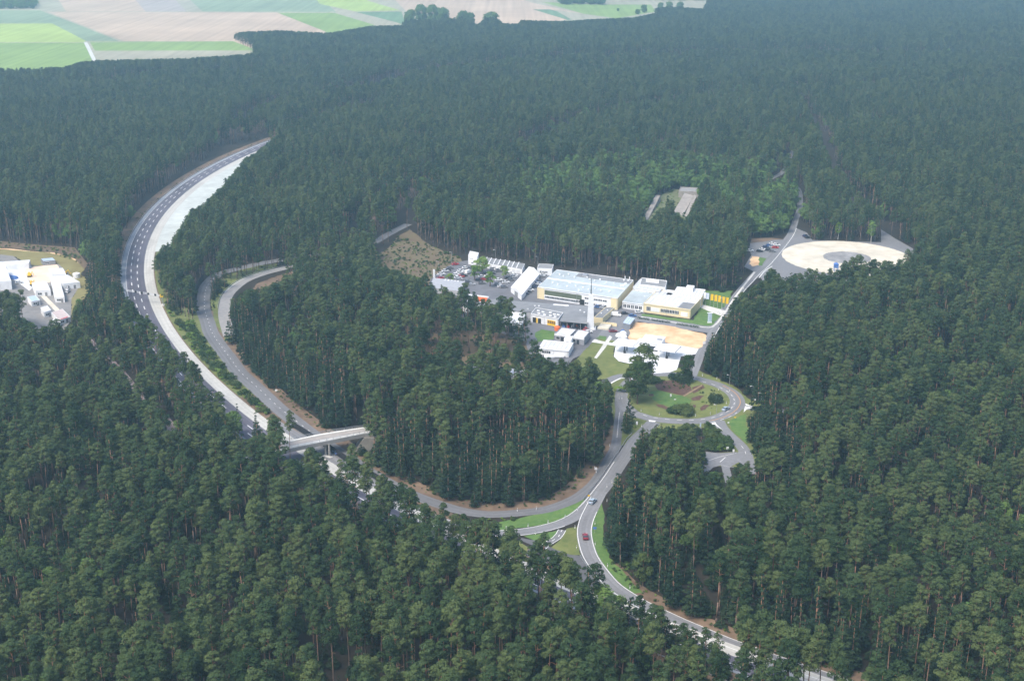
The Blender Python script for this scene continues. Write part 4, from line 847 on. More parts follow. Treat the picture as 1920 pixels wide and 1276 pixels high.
for i in range(2): tank = MB(); c = G(1048-i*18, 671+i); tank.tube((c.x-2.4, c.y, 1.0), (c.x+2.4, c.y, 1.0), 1.0, n=12); tank.box((c.x-1.5, c.y, .1), (.3, 1.6, .2)); tank.box((c.x+1.5, c.y, .1), (.3, 1.6, .2)); tag(tank.build('storage_tank', WHITE, loc=c, smooth=False), ['white lying tank in front of the canteen, beside the road', 'white lying tank in front of the canteen, under the pines'][i], 'tank', 'tanks by the canteen')
hid = Bld('hidden_white_hall', 'long white hall showing only as specks between the pine crowns', (872,708), (1005,722), (1010,708), 3.2)
hid.shell(WHITE, WROOF, par=0); hid.win(3, 8, 1, 2.5, n=3)

for B, k in ((hall, 22), (off, 10), (bw, 8), (lnk, 7), (long_, 26), (mid_, 8), (gar, 9), (hid, 12), (wl_, 7)):
    mb = MB()
    for i in range(1, k): u = B.L*i/k; B.blk(mb, u-.05, u+.05, .4, B.D-.4, B.h+.1, B.h+.15)
    mb.build('roof_seam', METAL if B in (hall, lnk) else GREYR, B.o)
    mb = MB(); B.blk(mb, 0, B.L, -.22, -.12, B.h-.25, B.h-.1)
    for u in (.3, B.L*.5, B.L-.4): B.blk(mb, u, u+.1, -.22, -.12, 0, B.h-.26)
    mb.build('gutter', METAL, B.o)
# white tapering sign tower with mast
c = G(1107, 617); tw = thing('sign_tower', 'tall white tapering tower with a thin dark mast on top', 'tower', c)
MB().hexa([(c.x-1.8,c.y-1.2,0),(c.x+1.8,c.y-1.2,0),(c.x+1.8,c.y+1.2,0),(c.x-1.8,c.y+1.2,0)], [(c.x-1.1,c.y-.8,18.5),(c.x+1.1,c.y-.8,18.5),(c.x+1.1,c.y+.8,18.5),(c.x-1.1,c.y+.8,18.5)]).build('shaft', WHITE, tw)
MB().tube((c.x, c.y, 18.5), (c.x, c.y, 26.5), .28, .10).build('mast', BLACK, tw); MB().box((c.x, c.y, .35), (4.4, 3.4, .7)).build('base', WHITE, tw)
for k in (-1, 1): MB().box((c.x+k*2.4, c.y-1.2, 1.0), (.35, .35, 2.0)).build('bollard', WHITE, tw)
c = G(814, 524); st = thing('sign_stele', 'slim white upright stele at the car park corner', 'sign', c); MB().box((c.x, c.y, 3.0), (1.1, .5, 6)).build('panel', WHITE, st); MB().box((c.x, c.y, .15), (1.8, 1.1, .3)).build('base', GREYR, st)
c = G(1330.5, 605); to = thing('sign_totem', 'light blue sign totem on the lawn corner', 'sign', c)
MB().box((c.x, c.y, 2.9), (2.0, .5, 4.6)).build('panel', LBLUE, to); MB().box((c.x, c.y, .3), (2.3, .8, .6)).build('base', WHITE, to); MB().box((c.x, c.y, 5.3), (3.0, .7, .2)).build('cap', WHITE, to)
MB().box((c.x-.55, c.y-.27, 2.9), (.12, .04, 4.2)).build('stripe', WHITE, to)
# flags
def flag(px, py, m, lab, grp, h=7.2):
    c = G(px, py); o = thing('flag_pole', lab, 'flag', c, 0, grp); MB().tube(c, (c.x, c.y, h), .09, .06).build('pole', METAL, o)
    f = MB(); nseg = 5; w = 1.5; A = []; B = []
    for i in range(nseg+1): t = i/nseg; A.append((c.x+.1+w*t, c.y+.18*math.sin(t*5), h-.1)); B.append((c.x+.1+w*t, c.y+.18*math.sin(t*5+.6), h-3.6+.15*t))
    for dy in (0, .03): f.strip([(a[0], a[1]+dy, a[2]) for a in A], [(b[0], b[1]+dy, b[2]) for b in B])
    f.build('cloth', m, o)
for i, (x, y) in enumerate([(1331,576),(1338,577.5),(1345,579),(1352.5,581),(1359.5,582.5)]):
    flag(x, y, YEL, f'yellow banner flag, {ORD[i]} of the five by the road when counted away from the offices', 'yellow flags', 7.4)
flag(1318, 572, WHITE, 'white banner flag next to the office wing', 'white flags'); flag(1323, 573, mat('pale_blue_flag', (.6, .65, .8), var=.1), 'pale blue banner flag between the white and the yellow flags', 'white flags')
c = G(1347, 588); gt = thing('entrance_barrier', 'white entrance barrier with curved arm over the drive', 'barrier', c); MB().box((c.x, c.y, .9), (.6, .6, 1.8)).build('post', WHITE, gt); MB().tube((c.x, c.y, 1.6), (c.x-4.2, c.y+3.0, 2.7), .12).build('arm', WHITE, gt)
# plaza canopies on single columns
for i, (px_, py_, lab) in enumerate([(1171,662,'left'), (1250,672,'right')]):
    c = G(px_, py_); o = thing('filling_canopy', ['white square canopy on one dark column, nearer the meadow', 'white square canopy on one dark column, nearer the sandy lot'][i], 'canopy', c, 0, 'plaza canopies')
    a = R(-25); MB().box((c.x+.5, c.y+2.5, 4.5), (10.5, 9.5, .5), a).build('roof', WHITE, o); MB().tube((c.x, c.y, 0), (c.x, c.y, 4.25), .3).build('column', BLACK, o); MB().box((c.x, c.y, .7), (1.0, .7, 1.4), a).build('cabinet', BLACK, o)
    MB().tube((c.x+1.4, c.y+3.5, 0), (c.x+1.4, c.y+3.5, 4.25), .25).build('column', BLACK, o)
sh = Bld('plaza_shop', 'flat white shop roof on the plaza with a dark slot', (1199,655), (1236,660), (1247,645), 3.6)
sh.shell(WHITE, WROOF, par=.15, over=.5); sh.part('shop_front', GLASS, (.8, sh.L-.8, -.05, .1, .2, 2.6)); sh.part('roof_slot', GREYR, (sh.L*.7, sh.L-.4, sh.D*.55, sh.D*.7, 3.71, 3.8))
# low wall with curved white planters by the tower, bulk bags and lorry at the lot
c = G(1134, 611); pl = MB(); A = []; 
for i in range(9): a = i/8; A.append((c.x-7+13*a, c.y+2.2*math.sin(a*3.14)-1))
for h0, h1 in ((0, 1.6),): pl.strip([(x, y, 0) for x, y in A], [(x, y, 1.6) for x, y in A]); pl.strip([(x, y+.5, 1.6) for x, y in A], [(x, y+.5, 0) for x, y in A]); pl.strip([(x, y, 1.6) for x, y in A], [(x, y+.5, 1.6) for x, y in A])
tag(pl.build('garden_wall', YELLOWW, loc=c), 'low curved cream wall beside the white tower', 'wall')
pb = Bld('paved_terrace', 'raised pale paved terrace beside the white tower', (1120,617), (1141,619), (1147,611), .9, cat='terrace'); pb.shell(PSAND, PSAND, par=0)
ch = Bld('canteen_annex', 'narrow dark-roofed annex with cream side wall beside the tower', (1113,606), (1130,607), (1152,587), 3.0)
ch.shell(YELLOWW, GREYR, par=.2); vents(ch, [(.3,.4),(.6,.7)], .4, .5)
for i, (x, y, r) in enumerate([(1161,634,1.9), (1168,631,2.0), (1170,636,1.7)]):
    c = G(x, y); b = MB().ball((c.x, c.y, r*.72), r, 12, 7, .75); b.box((c.x, c.y, r*1.5), (.3, .3, .3)); tag(b.build('bulk_bag', WHITE, loc=c, smooth=True), ['large white bulk bag next to the footpath', 'large white bulk bag next to the blue tarpaulin', 'small white bulk bag on the sand edge'][i], 'bag', 'white bags at the sandy lot')
c = G(1167, 624); tag(MB().hexa([(c.x-1.6,c.y-1.2,0),(c.x+1.6,c.y-1,0),(c.x+1.4,c.y+1.2,0),(c.x-1.4,c.y+1.2,0)], [(c.x-.7,c.y-.4,1.7),(c.x+.9,c.y-.5,1.4),(c.x+.5,c.y+.5,1.9),(c.x-.5,c.y+.5,1.5)]).build('tarpaulin_heap', BLUE, loc=c), 'blue tarpaulin heap beside the white bags', 'tarpaulin')
gp = Bld('glass_pavilion', 'glass-roofed pale blue pavilion at the corner of the sandy lot', (1168,615), (1181,618), (1190,606), 2.8); gp.shell(mat('dim_wall', (.2, .22, .25), var=.1), LBLUE, par=.0, over=.4)
for i in range(3): gp.part('roof_bar', WHITE, (gp.L*(i+.5)/3-.08, gp.L*(i+.5)/3+.08, 0, gp.D, 2.91, 3.0))
c = G(1045, 619); ob = thing('round_tank', 'round orange tank beside the grey gatehouse', 'tank', c); MB().tube(c, (c.x, c.y, 1.9), 1.5, n=14).build('shell', ORANGE, ob); MB().tube((c.x, c.y, 1.9), (c.x, c.y, 2.5), 1.5, .4, 14).build('lid', ORANGE, ob)
c = G(1097, 606); MBo = MB().box((c.x, c.y, .8), (2.0, 1.6, 1.2)); MBo.box((c.x, c.y, 1.5), (1.4, 1.0, .3)); tag(MBo.build('skip', ORANGE, loc=c), 'small orange skip at the open shed', 'container')

# left works
for nm, lab, a, b, c, h, wm, rm in [
    ('white_factory_hall', 'large white flat-roofed hall cut by the picture edge', (-50,548), (23,543), (12,513), 5.0, WHITE, WROOF),
    ('white_annex', 'white sloping annex roof behind the large hall', (-60,512), (55,504), (58,497), 3.2, WHITE, WROOF),
    ('sand_white_hall', 'white hall beside the sandy yard with a cream corner', (68,556), (96,554), (88,538), 3.2, WHITE, WROOF),
    ('narrow_white_hall', 'narrow white hall pointing at the wood', (104,567), (122,567), (112,529), 3.0, WHITE, WROOF),
    ('corner_white_hall', 'white hall with a grey eave at the meadow corner', (120,543), (151,540), (128,526), 3.4, WHITE, WROOF),
    ('back_white_hall', 'low white building behind the sandy yard', (98,525), (125,524), (119,512), 3.0, WHITE, WROOF),
    ('bluish_shed', 'long pale blue shed roof at the back of the yard', (82,498), (105,496), (100,491), 2.6, GREYR, LBLUE),
    ('white_hut', 'small white hut among the pines near the works', (84,596), (97,592), (90,583), 3.0, WHITE, WROOF),
    ('pale_tiled_house', 'white hut with pale roof and a red trim', (112,610), (133,603), (118,588), 2.6, WHITE, mat('pinkish_roof', (.5, .42, .40), var=.1)),
    ('garden_hut', 'pale hut half hidden by pines south of the yard', (60,575), (76,572), (68,563), 2.8, WHITE, LBLUE),
    ('side_hut', 'small triangular-looking white hut south of the red-trimmed hut', (104,617), (115,612), (110,603), 2.4, WHITE, WHITE)]:
    B = Bld(nm, lab, a, b, c, h); B.shell(wm, rm, par=.15); B.win(1, min(3, B.L-1), 1.0, 2.0, n=2); B.part('door', GREYR, (B.L*.6, B.L*.6+1.2, -.05, .1, 0, 2.1))
    if 'red' in lab and 'pale roof' in lab: B.part('roof_trim', RED, (B.L*.2, B.L*.8, .3, 1.3, h+.12, h+.3))
c = G(144, 520); tk = thing('water_tank', 'squat white round tank at the meadow edge', 'tank', c); MB().tube(c, (c.x, c.y, 2.4), 2.1, n=18).build('shell', WHITE, tk); MB().tube((c.x, c.y, 2.4), (c.x, c.y, 3.0), 2.1, .5, 18).build('lid', WHITE, tk)
for i, (x, y, m, w, lab) in enumerate([(120,516,YEL,5,'yellow digger body standing on the white hall corner'), (56,519,YEL,3,'yellow machine on the sandy yard near the large hall'), (60,535,YEL,2.6,'small yellow machine on the sandy yard near the pines')]):
    c = G(x, y); o = thing('excavator', lab, 'digger', c, 0, 'yellow machines'); MB().box((c.x, c.y, 1.5), (w*.6, 1.8, 1.2)).box((c.x-w*.1, c.y, 2.4), (w*.22, 1.2, .8)).build('body', m, o); MB().box((c.x, c.y-.8, .45), (w*.7, .5, .9)).build('track_belt', BLACK, o); MB().box((c.x, c.y+.8, .45), (w*.7, .5, .9)).build('track_belt', BLACK, o)
    MB().tube((c.x+w*.2, c.y, 1.9), (c.x+w*.55, c.y, 3.2), .18).tube((c.x+w*.55, c.y, 3.2), (c.x+w*.8, c.y, 1.0), .15).build('arm', m, o)
c = G(24, 522); tag(MB().hexa([(c.x-3,c.y-1.5,0),(c.x+3,c.y-2,0),(c.x+3,c.y+1.5,0),(c.x-3,c.y+2,0)], [(c.x-2,c.y-.8,1.8),(c.x+2,c.y-1,1.2),(c.x+2,c.y+.8,1.4),(c.x-2,c.y+1,2)]).build('tarpaulin_stack', BLUE, loc=c), 'bright blue covered stack beside the large white hall', 'tarpaulin')

# ------------------------------------------------------------------ bridge
ZB = 6.6
up = spline([tuple(G(x, y, ZB))[:2] for x, y in [(455,838),(500,832),(547,824.5),(605,812.5),(684,800.5),(715,797)]], 2.5)
lo = spline([tuple(G(x, y, ZB))[:2] for x, y in [(450,866),(500,853),(547,840),(613,826.5),(684,812.5),(715,808.5)]], 2.5)
m_n = min(len(up), len(lo)); f_ = lambda P, k: np.array([P[int(i*(len(P)-1)/(k-1))] for i in range(k)])
up, lo = f_(up, 60), f_(lo, 60); mc = (up+lo)/2
br = thing('road_bridge', 'pale concrete road bridge curving over the fast track on slim piers', 'bridge', (mc[30][0], mc[30][1], 0))
def lerp(t): return up*(1-t)+lo*t
def slab(t0, t1, z0, z1):
    A, B = lerp(t0), lerp(t1); mb = MB(); z = np.full(len(A), 1.0)
    a0, a1, b0, b1 = np.c_[A, z*z0], np.c_[A, z*z1], np.c_[B, z*z0], np.c_[B, z*z1]
    mb.strip(b1, a1); mb.strip(a0, b0); mb.strip(a1, a0); mb.strip(b0, b1); return mb
slab(0, 1, ZB-1.55, ZB-.05).build('deck', mat('bridge_concrete', (.30, .285, .26), var=.1), br)
slab(.20, .74, ZB-.045, ZB-.02).build('carriageway', mat('bridge_surface', (.33,.30,.27), var=.1), br)
slab(.0, .19, ZB-.04, ZB+.15).build('kerb_walk', CONC, br); slab(.75, 1, ZB-.04, ZB+.15).build('kerb_walk', CONC, br)
for t in (0.015, .985):
    rl = slab(t-.008, t+.008, ZB+1.0, ZB+1.1).build('railing', METAL, br)
    p = MB(); Q = lerp(t)
    for i in range(0, 60, 1): p.box((Q[i][0], Q[i][1], ZB+.55), (.08, .08, .95))
    for z in (.4, .7): 
        w_ = slab(t-.004, t+.004, ZB+z, ZB+z+.05); k = len(p.v); p.v += w_.v; p.f += [tuple(i+k for i in f) for f in w_.f]
    pp = p.build('baluster', METAL, br); pp.parent = rl; pp.location = (0, 0, 0)
for (x, y) in ((618,855), (611,853)):
    c = G(x, y); MB().tube((c.x, c.y, 0), (c.x, c.y, ZB-1.2), .45, n=12).build('pier', mat('bridge_concrete', None), br)
c = G(614.5, 856); MB().box((c.x, c.y, .15), (4.0, 1.4, .3), R(-30)).build('pier_base', CONC, br)
for x, y in ((690, 838), (470, 880)):
    c = G(x, y); MB().hexa([(c.x-5,c.y-5,0),(c.x+5,c.y-5,0),(c.x+5,c.y+5,0),(c.x-5,c.y+5,0)], [(c.x-(1 if x > 600 else 4),c.y-3.5,ZB-1.3),(c.x+5,c.y-3.5,ZB-1.3),(c.x+5,c.y+3.5,ZB-1.3),(c.x-(1 if x > 600 else 4),c.y+3.5,ZB-1.3)]).build('abutment', mat('abutment_slope', (.15,.14,.12), var=.2, scale=.5), br)

# gantry over the track
a, b = G(238, 562), G(306, 573); H = 5.8; ga = thing('sign_gantry', 'pale steel sign gantry with black signal boxes spanning the fast track', 'gantry', a)
MB().tube(a, (a.x, a.y, H), .25).build('leg', METAL, ga); MB().tube(b, (b.x, b.y, H), .25).build('leg', METAL, ga); MB().box((b.x, b.y, .4), (1.6, 1.6, .8)).build('foot', CONC, ga)
bm_ = MB(); d = (b-a); 
for dz in (0, .7): bm_.tube((a.x, a.y, H-dz), (b.x, b.y, H-dz), .12)
for i in range(14): t0, t1 = i/14, (i+1)/14; bm_.tube(tuple(a+d*t0+Vector((0,0,H-(i % 2)*.7))), tuple(a+d*t1+Vector((0,0,H-((i+1) % 2)*.7))), .06)
bm_.build('truss', mat('pale_steel', (.6, .62, .64), var=.05), ga)
for t in (.27, .44, .62, .81): q = a+d*t; MB().box((q.x, q.y-.3, H-.3), (1.0, .35, 1.1), math.atan2(d.y, d.x)).build('signal_box', BLACK, ga)
MB().box((b.x-.3, b.y-.2, H-.2), (1.7, .7, 1.5)).build('yellow_cabinet', YEL, ga)

# ------------------------------------------------------------------ walls, guard rails, fences
def wall_along(name, L, off, h, m, label, cat='wall', th=.3, i0=0, i1=1):
    q = L[int(len(L)*i0):int(len(L)*i1)]; n = normals(q); c = q[:, :2]+n*off; A, B = c+n*th/2, c-n*th/2; z = np.ones(len(c)); mb = MB()
    a0, a1, b0, b1 = np.c_[A, 0*z], np.c_[A, z*h], np.c_[B, 0*z], np.c_[B, z*h]
    mb.strip(a1, b1); mb.strip(b1, b0); mb.strip(a0, a1); k = 0
    mb.add([b0[0], a0[0], a1[0], b1[0]], [(0,1,2,3)]); mb.add([a0[-1], b0[-1], b1[-1], a1[-1]], [(0,1,2,3)])
    return tag(mb.build(name, m, loc=(c[0][0], c[0][1], 0)), label, cat)
def rail_along(L, off, label, i0=0, i1=1, step=4, group='guard rails'):
    q = L[int(len(L)*i0):int(len(L)*i1)]; n = normals(q); c = q[:, :2]+n*off; o = thing('guard_rail', label, 'guard rail', (c[0][0], c[0][1], 0), 0, group)
    z = np.ones(len(c)); mb = MB(); A, B = c+n*.06, c-n*.06
    a0, a1, b0, b1 = np.c_[A, .45*z], np.c_[A, .78*z], np.c_[B, .45*z], np.c_[B, .78*z]; mb.strip(a1, b1); mb.strip(b1, b0); mb.strip(a0, a1); mb.strip(b0, a0); mb.build('beam', METAL, o)
    p = MB()
    for i in range(0, len(c), max(1, step)): p.box((c[i][0], c[i][1], .3), (.12, .12, .6))
    return tag(p.build('post_row', METAL, o), kind='stuff')
def bounds(L, x0, x1):   # share of the line between two photo columns
    q = project(np.c_[L[:, :2], np.zeros(len(L))]); return q
wall_along('retaining_wall', P, 3.6, 2.6, DARKW, 'dark retaining wall along the sunken public road past the bridge', i0=.06, i1=.36)
wall_along('retaining_wall', P, 3.9, 1.6, DARKW, 'low dark wall section beside the scrub before the junction', i0=.365, i1=.41)
def frac(L, x, y): c = G(x, y); return float(np.argmin(np.hypot(L[:, 0]-c.x, L[:, 1]-c.y)))/len(L)
wall_along('noise_wall', R2, -4.4, 3.2, DARKW, 'dark curved wall on the outside of the inner road bend', i0=frac(R2, 394, 526), i1=frac(R2, 381, 583))
rail_along(P, 3.2, 'steel guard rail between the inner road and the public road', .70, .95)
rail_along(R1, -3.3, 'steel guard rail on the outer edge of the concrete loop', .2, .75)
TL3 = TL[::4]; rail_along(np.c_[TL3[:, :2], TL3[:, 2]], -13.2, 'long steel guard rail on the outside of the fast track', 0, .98, 1)
rail_along(S, -3.4, 'steel guard rail on the south road bend beside the wood', .30, .55)

# ------------------------------------------------------------------ vehicles
def paint_mat(nm, c): return mat('paint_'+nm, c, rough=.28, var=.04, spec=.5)
PCOL = {'white': (.78,.78,.77), 'black': (.02,.02,.024), 'silver': (.42,.43,.45), 'red': (.45,.025,.03), 'dark blue': (.025,.04,.10), 'grey': (.16,.165,.175), 'blue': (.05,.13,.32), 'dark red': (.22,.02,.03), 'light blue': (.33,.42,.5)}
TYRE = mat('tyre_rubber', (.018, .018, .018), rough=.9); RIM = mat('wheel_rim', (.4, .4, .42), metal=.6, rough=.4); LAMP = mat('headlight_glass', (.7, .7, .68), rough=.2, spec=.6); TAIL = mat('tail_light', (.35, .02, .02), rough=.3)
def car_proto(kindn):
    L, W = (4.3, 1.78) if kindn == 'car' else (5.4, 2.0); o = thing('parked_car' if kindn == 'car' else 'parked_van', 'x', 'car', (0, 0, 0)); kids = []
    if kindn == 'car':
        prof = [(-2.15,.35),(-2.15,.85),(-1.9,.98),(-1.35,1.02),(.75,.98),(1.75,.86),(2.12,.65),(2.15,.35)]; cab = [(-1.75,1.0),(-1.25,1.42),(.15,1.45),(.95,.98)]
    else:
        prof = [(-2.7,.4),(-2.7,1.15),(1.5,1.15),(2.4,1.0),(2.7,.75),(2.7,.4)]; cab = [(-2.68,1.1),(-2.6,2.15),(1.0,2.15),(1.75,1.12)]
    def ext(pr, w0, w1, mb, zmid):
        n = len(pr); f = lambda z: (w0 if z < zmid else w1)/2
        vs = [(x, -f(z), z) for x, z in pr]+[(x, f(z), z) for x, z in pr]
        mb.add(vs, [tuple(range(n)), tuple(range(2*n-1, n-1, -1))]+[(i, i+n, (i+1) % n+n, (i+1) % n) for i in range(n)])
    b = MB(); ext(prof, W, W*.97, b, .9); body = b.build('body', PCOLM['white'], o); kids.append((body, []))
    c = MB(); ext(cab, W*.93, W*.80, c, 1.2); cabin = c.build('cabin', GLASS if kindn == 'car' else PCOLM['white'], o); kids.append((cabin, []))
    r = MB(); 
    if kindn == 'car': r.box((-.55, 0, 1.46), (1.42, W*.76, .04))
    else: r.box((-.8, 0, 2.17), (3.5, W*.78, .04))
    roof = r.build('roof', PCOLM['white'], o); kids.append((roof, []))
    if kindn != 'car': w = MB().add([(1.05,-.72,2.08),(1.05,.72,2.08),(1.76,.8,1.2),(1.76,-.8,1.2)], [(0,3,2,1)]).build('windscreen', GLASS, o); kids.append((w, []))
    wb = L*.31
    for x in (-wb, wb):
        for y in (-W/2+.08, W/2-.08):
            wh = MB().tube((x, y-.1, .32), (x, y+.1, .32), .32, n=12).build('wheel', TYRE, o)
            rim = MB().tube((x, y-.115, .32), (x, y+.115, .32), .19, n=8).build('rim', RIM, o); rim.parent = wh; kids.append((wh, [rim]))
    for y in (-W*.36, W*.36):
        kids.append((MB().box((L/2-.06, y, .68), (.12, .36, .16)).build('headlight', LAMP, o), [])); kids.append((MB().box((-L/2+.02, y, .78), (.1, .3, .18)).build('tail_light', TAIL, o), []))
    return o, kids
PCOLM = {k: paint_mat(k.replace(' ', '_'), v) for k, v in PCOL.items()}
CARP, CARK = car_proto('car'); VANP, VANK = car_proto('van'); first = {'car': True, 'van': True}
def setpaint(parts, m, van):
    for c in parts:
        if c.name.split('.')[0] in ('body', 'roof') or (van and c.name.split('.')[0] == 'cabin'): c.material_slots[0].link = 'OBJECT'; c.material_slots[0].material = m
def car(px, py, col, ang, label, group=None, k='car', sc=1.0):
    c = G(px, py); c.z = .1; src, kids = (CARP, CARK) if k == 'car' else (VANP, VANK)
    if first[k]:
        first[k] = False; src.location = c; src.rotation_euler = (0, 0, R(ang)); src['label'] = label; src['category'] = 'car' if k == 'car' else 'van'
        if group: src['group'] = group
        parts = [a for a, _ in kids]; r = src
    else: r, parts = copy_tree(src, kids, c, R(ang), label, group)
    setpaint(parts, PCOLM[col], k != 'car'); return r
def Z1(x, y): return 800+x/8.505, 470+y/8.505
g1 = 'cars parked in the works car park'
car(1097.3, 1008, 'dark red', 92, 'dark red car driving along the bend of the south road')
car(1111, 942, 'light blue', 62, 'small blue-grey car driving up to the fork of the roads')
car(1361, 768.5, 'light blue', 50, 'pale blue car driving on the ring road')
car(1149.5, 622.5, 'dark red', 10, 'dark red car on the service road beside the white bags')
car(1171, 589, 'black', 0, 'black car parked in front of the link building'); car(1122, 577, 'blue', -20, 'blue car parked at the hall between hall and tower'); car(1132, 578.5, 'silver', -20, 'silver car next to the blue car at the hall')
car(1155, 592.5, 'white', -15, 'white van parked at the corner of the hall front', k='van'); car(1186, 593.5, 'blue', 5, 'blue car on the front yard near the kerb'); car(1198, 586.5, 'white', 15, 'white car nearest the link building windows')
car(1078.5, 617.5, 'black', 20, 'black car standing behind the grey pavilions'); car(1099, 619, 'red', 60, 'red car between pavilion and tower foot'); car(1103, 624, 'white', 20, 'white car in front of the red one near the tower')
rowA = [(460,228,'red'),(375,290,'grey'),(330,325,'black'),(300,335,'white'),(235,385,'white'),(185,420,'silver'),(222,448,'red')]
for i, (x, y, c_) in enumerate(rowA): car(*Z1(x, y), c_, 20, f'{c_} car, {ORD[i]} from the forest in the outer row along the white line', g1)
rowB = [(625,285,'white'),(700,290,'grey'),(545,335,'white'),(530,358,'white'),(590,410,'black'),(465,395,'white'),(500,440,'white'),(545,425,'red'),(520,470,'silver')]
for i, (x, y, c_) in enumerate(rowB): car(*Z1(x, y), c_, 15, f'{c_} car, {ORD[i]} from the forest in the inner row near the white van', g1)
car(*Z1(668, 360), 'white', 55, 'long white van in the inner row of the car park', g1, k='van')
rowC = [(1060,300,'silver'),(1135,312,'white'),(1155,335,'grey'),(1335,375,'white'),(1400,405,'white'),(1390,430,'silver'),(940,372,'black'),(1040,375,'black'),(985,415,'white'),(885,425,'white'),(915,468,'red'),(1310,450,'black'),(1340,475,'grey'),(1150,480,'white'),(1265,515,'white'),(1130,540,'silver'),(1190,580,'white'),(1235,590,'grey'),(720,550,'silver'),(660,500,'grey'),(880,530,'grey'),(830,480,'black')]
for i, (x, y, c_) in enumerate(rowC): car(*Z1(x, y), c_, 10, f'{c_} car, {ordw(i)} counted from the garages towards the pines, between the lot trees', g1)
rowD = [(1840,340,'white'),(1865,390,'white'),(1835,420,'silver'),(1800,500,'grey'),(1765,530,'blue'),(1790,545,'white'),(1740,575,'black'),(1700,590,'dark blue'),(1650,640,'white'),(1610,670,'black'),(1570,700,'dark blue')]
for i, (x, y, c_) in enumerate(rowD): car(*Z1(x, y), c_, 15, f'{c_} car, {ORD[i]} from the forest in the row between tent and hall', g1)
def Z7(x, y): return 1340+x/4.8, 380+y/4.8
for i, (x, y, c_, lab) in enumerate([(318,437,'white','alone at the edge of the wood'),(405,442,'black','nearest the wood in the front row'),(432,428,'white','second in the front row'),(485,432,'black','third in the front row'),(520,445,'grey','last in the front row'),(460,405,'dark blue','first in the middle row'),(490,392,'blue','second in the middle row'),(520,405,'silver','third in the middle row'),(545,410,'red','last in the middle row'),(520,375,'white','in the back row'),(560,388,'white','at the road side of the back row')]):
    car(*Z7(x, y), c_, -10, f'{c_} car beside the skid pad, {lab}', 'cars parked beside the skid pad')
car(*Z7(815, 305), 'dark blue', 40, 'dark blue car above the skid pad, farther from the white disc', 'cars above the skid pad'); car(*Z7(840, 322), 'black', 20, 'black car above the skid pad, nearer the white disc', 'cars above the skid pad')
car(127, 548, 'white', 90, 'white car between the left works halls and the meadow', 'cars at the left works'); car(127, 543, 'white', 90, 'white car tight against the corner hall', 'cars at the left works'); car(36, 531, 'white', 30, 'white car at the pines beside the large left hall', 'cars at the left works'); car(630, 850, 'blue', 120, 'blue car under the bridge on the inner road')

# ------------------------------------------------------------------ posts, lamps, signs
def deline():
    o = thing('delineator_post', 'x', 'road post', (0, 0, 0)); a = MB().hexa([(-.11,-.07,0),(.11,-.07,0),(.11,.07,0),(-.11,.07,0)], [(-.11,-.07,1.25),(.11,-.07,1.25),(.11,.07,1.15),(-.11,.07,1.15)]).build('post', WHITE, o)
    b = MB().box((0, 0, .95), (.235, .155, .22)).build('black_band', BLACK, o); return o, [(a, []), (b, [])]
DP, DK = deline(); usedp = False
posts = [(949,991.5,'south verge'),(990,987,'south verge'),(1027.6,980,'south verge'),(1059.5,970,'south verge'),(1083,957,'south verge'),(1101,942,'south verge'),(1004,1001,'triangle'),(1138,913,'wood edge'),(1147,905,'wood edge'),(1138,940,'wood edge'),(1115.5,983,'grass bank'),(1116,1021,'grass bank'),(1127,1057,'grass bank'),(1139,1062,'grass bank'),(1181,1103,'grass bank'),(1081,1028,'wedge'),(1078,990,'wedge'),(1202,771,'garden island'),(1236,778,'garden island'),(1304,781,'garden island'),(1332,777,'garden island'),(1362,757,'garden island'),(1347,731,'garden island'),(1317,705,'north verge'),(1344,711,'north verge'),(1368,733,'north verge'),(1161,748,'west road'),(1166,747.5,'west road'),(1148,772,'west road'),(1170,776,'west road'),(1195,796,'south of ring'),(1203,800,'south of ring'),(1314,803,'south of ring'),(1143,837,'inner road'),(1115,878,'inner road'),(1118,886,'inner road'),(1006,955,'inner road'),(970,958,'inner road')]
from collections import Counter
cnt = Counter()
for x, y, w in posts:
    c = G(x, y); cnt[w] += 1
    where = {'south verge': 'on the green verge north of the junction', 'triangle': 'at the small grass triangle', 'wood edge': 'at the wood edge above the fork', 'grass bank': 'on the grass bank outside the south bend', 'wedge': 'on the grass wedge inside the fork', 'garden island': 'on the rim of the garden island', 'north verge': 'outside the ring road on the forest side', 'west road': 'at the narrow road west of the ring', 'south of ring': 'just south of the ring road', 'inner road': 'beside the inner road bend'}[w]
    lab = f'white marker post, {ORD[cnt[w]-1]} along, {where}'
    if not usedp: DP.location = c; DP['label'] = lab; DP['group'] = 'white marker posts'; usedp = True
    else: copy_tree(DP, DK, c, 0, lab, 'white marker posts')
def lamp(px, py, h, label, white=False):
    c = G(px, py); o = thing('street_lamp', label, 'street lamp', c, 0, 'lamp posts'); MB().tube(c, (c.x, c.y, h), .11, .06).build('pole', METAL, o)
    b = MB(); b.box((c.x-.5, c.y, h), (1.0, .1, .1)); b.build('arm', METAL, o)
    for s in (-1,): MB().box((c.x+s*1.0, c.y, h-.03), (.7, .3, .15)).build('lamp_head', WHITE, o)
for a in [(847,494,7,'lamp post behind the outer row of parked cars'), (929,489.5,7,'lamp post behind the row of garages'), (945,527,10.5,'tall lamp post in the middle of the car park'), (1008.5,499,6,'lamp post behind the small white house'), (822,505,5,'lamp post next to the white stele'), (1411,743.5,5,'lamp post at the east exit of the ring road'), (1427,757,5,'lamp post beyond the east exit'), (1367.5,722,5,'lamp post on the north side of the ring road'), (1343,783,6,'lamp post at the southeast exit'), (1353.5,582,7,'lamp post among the yellow flags')]: lamp(*a)
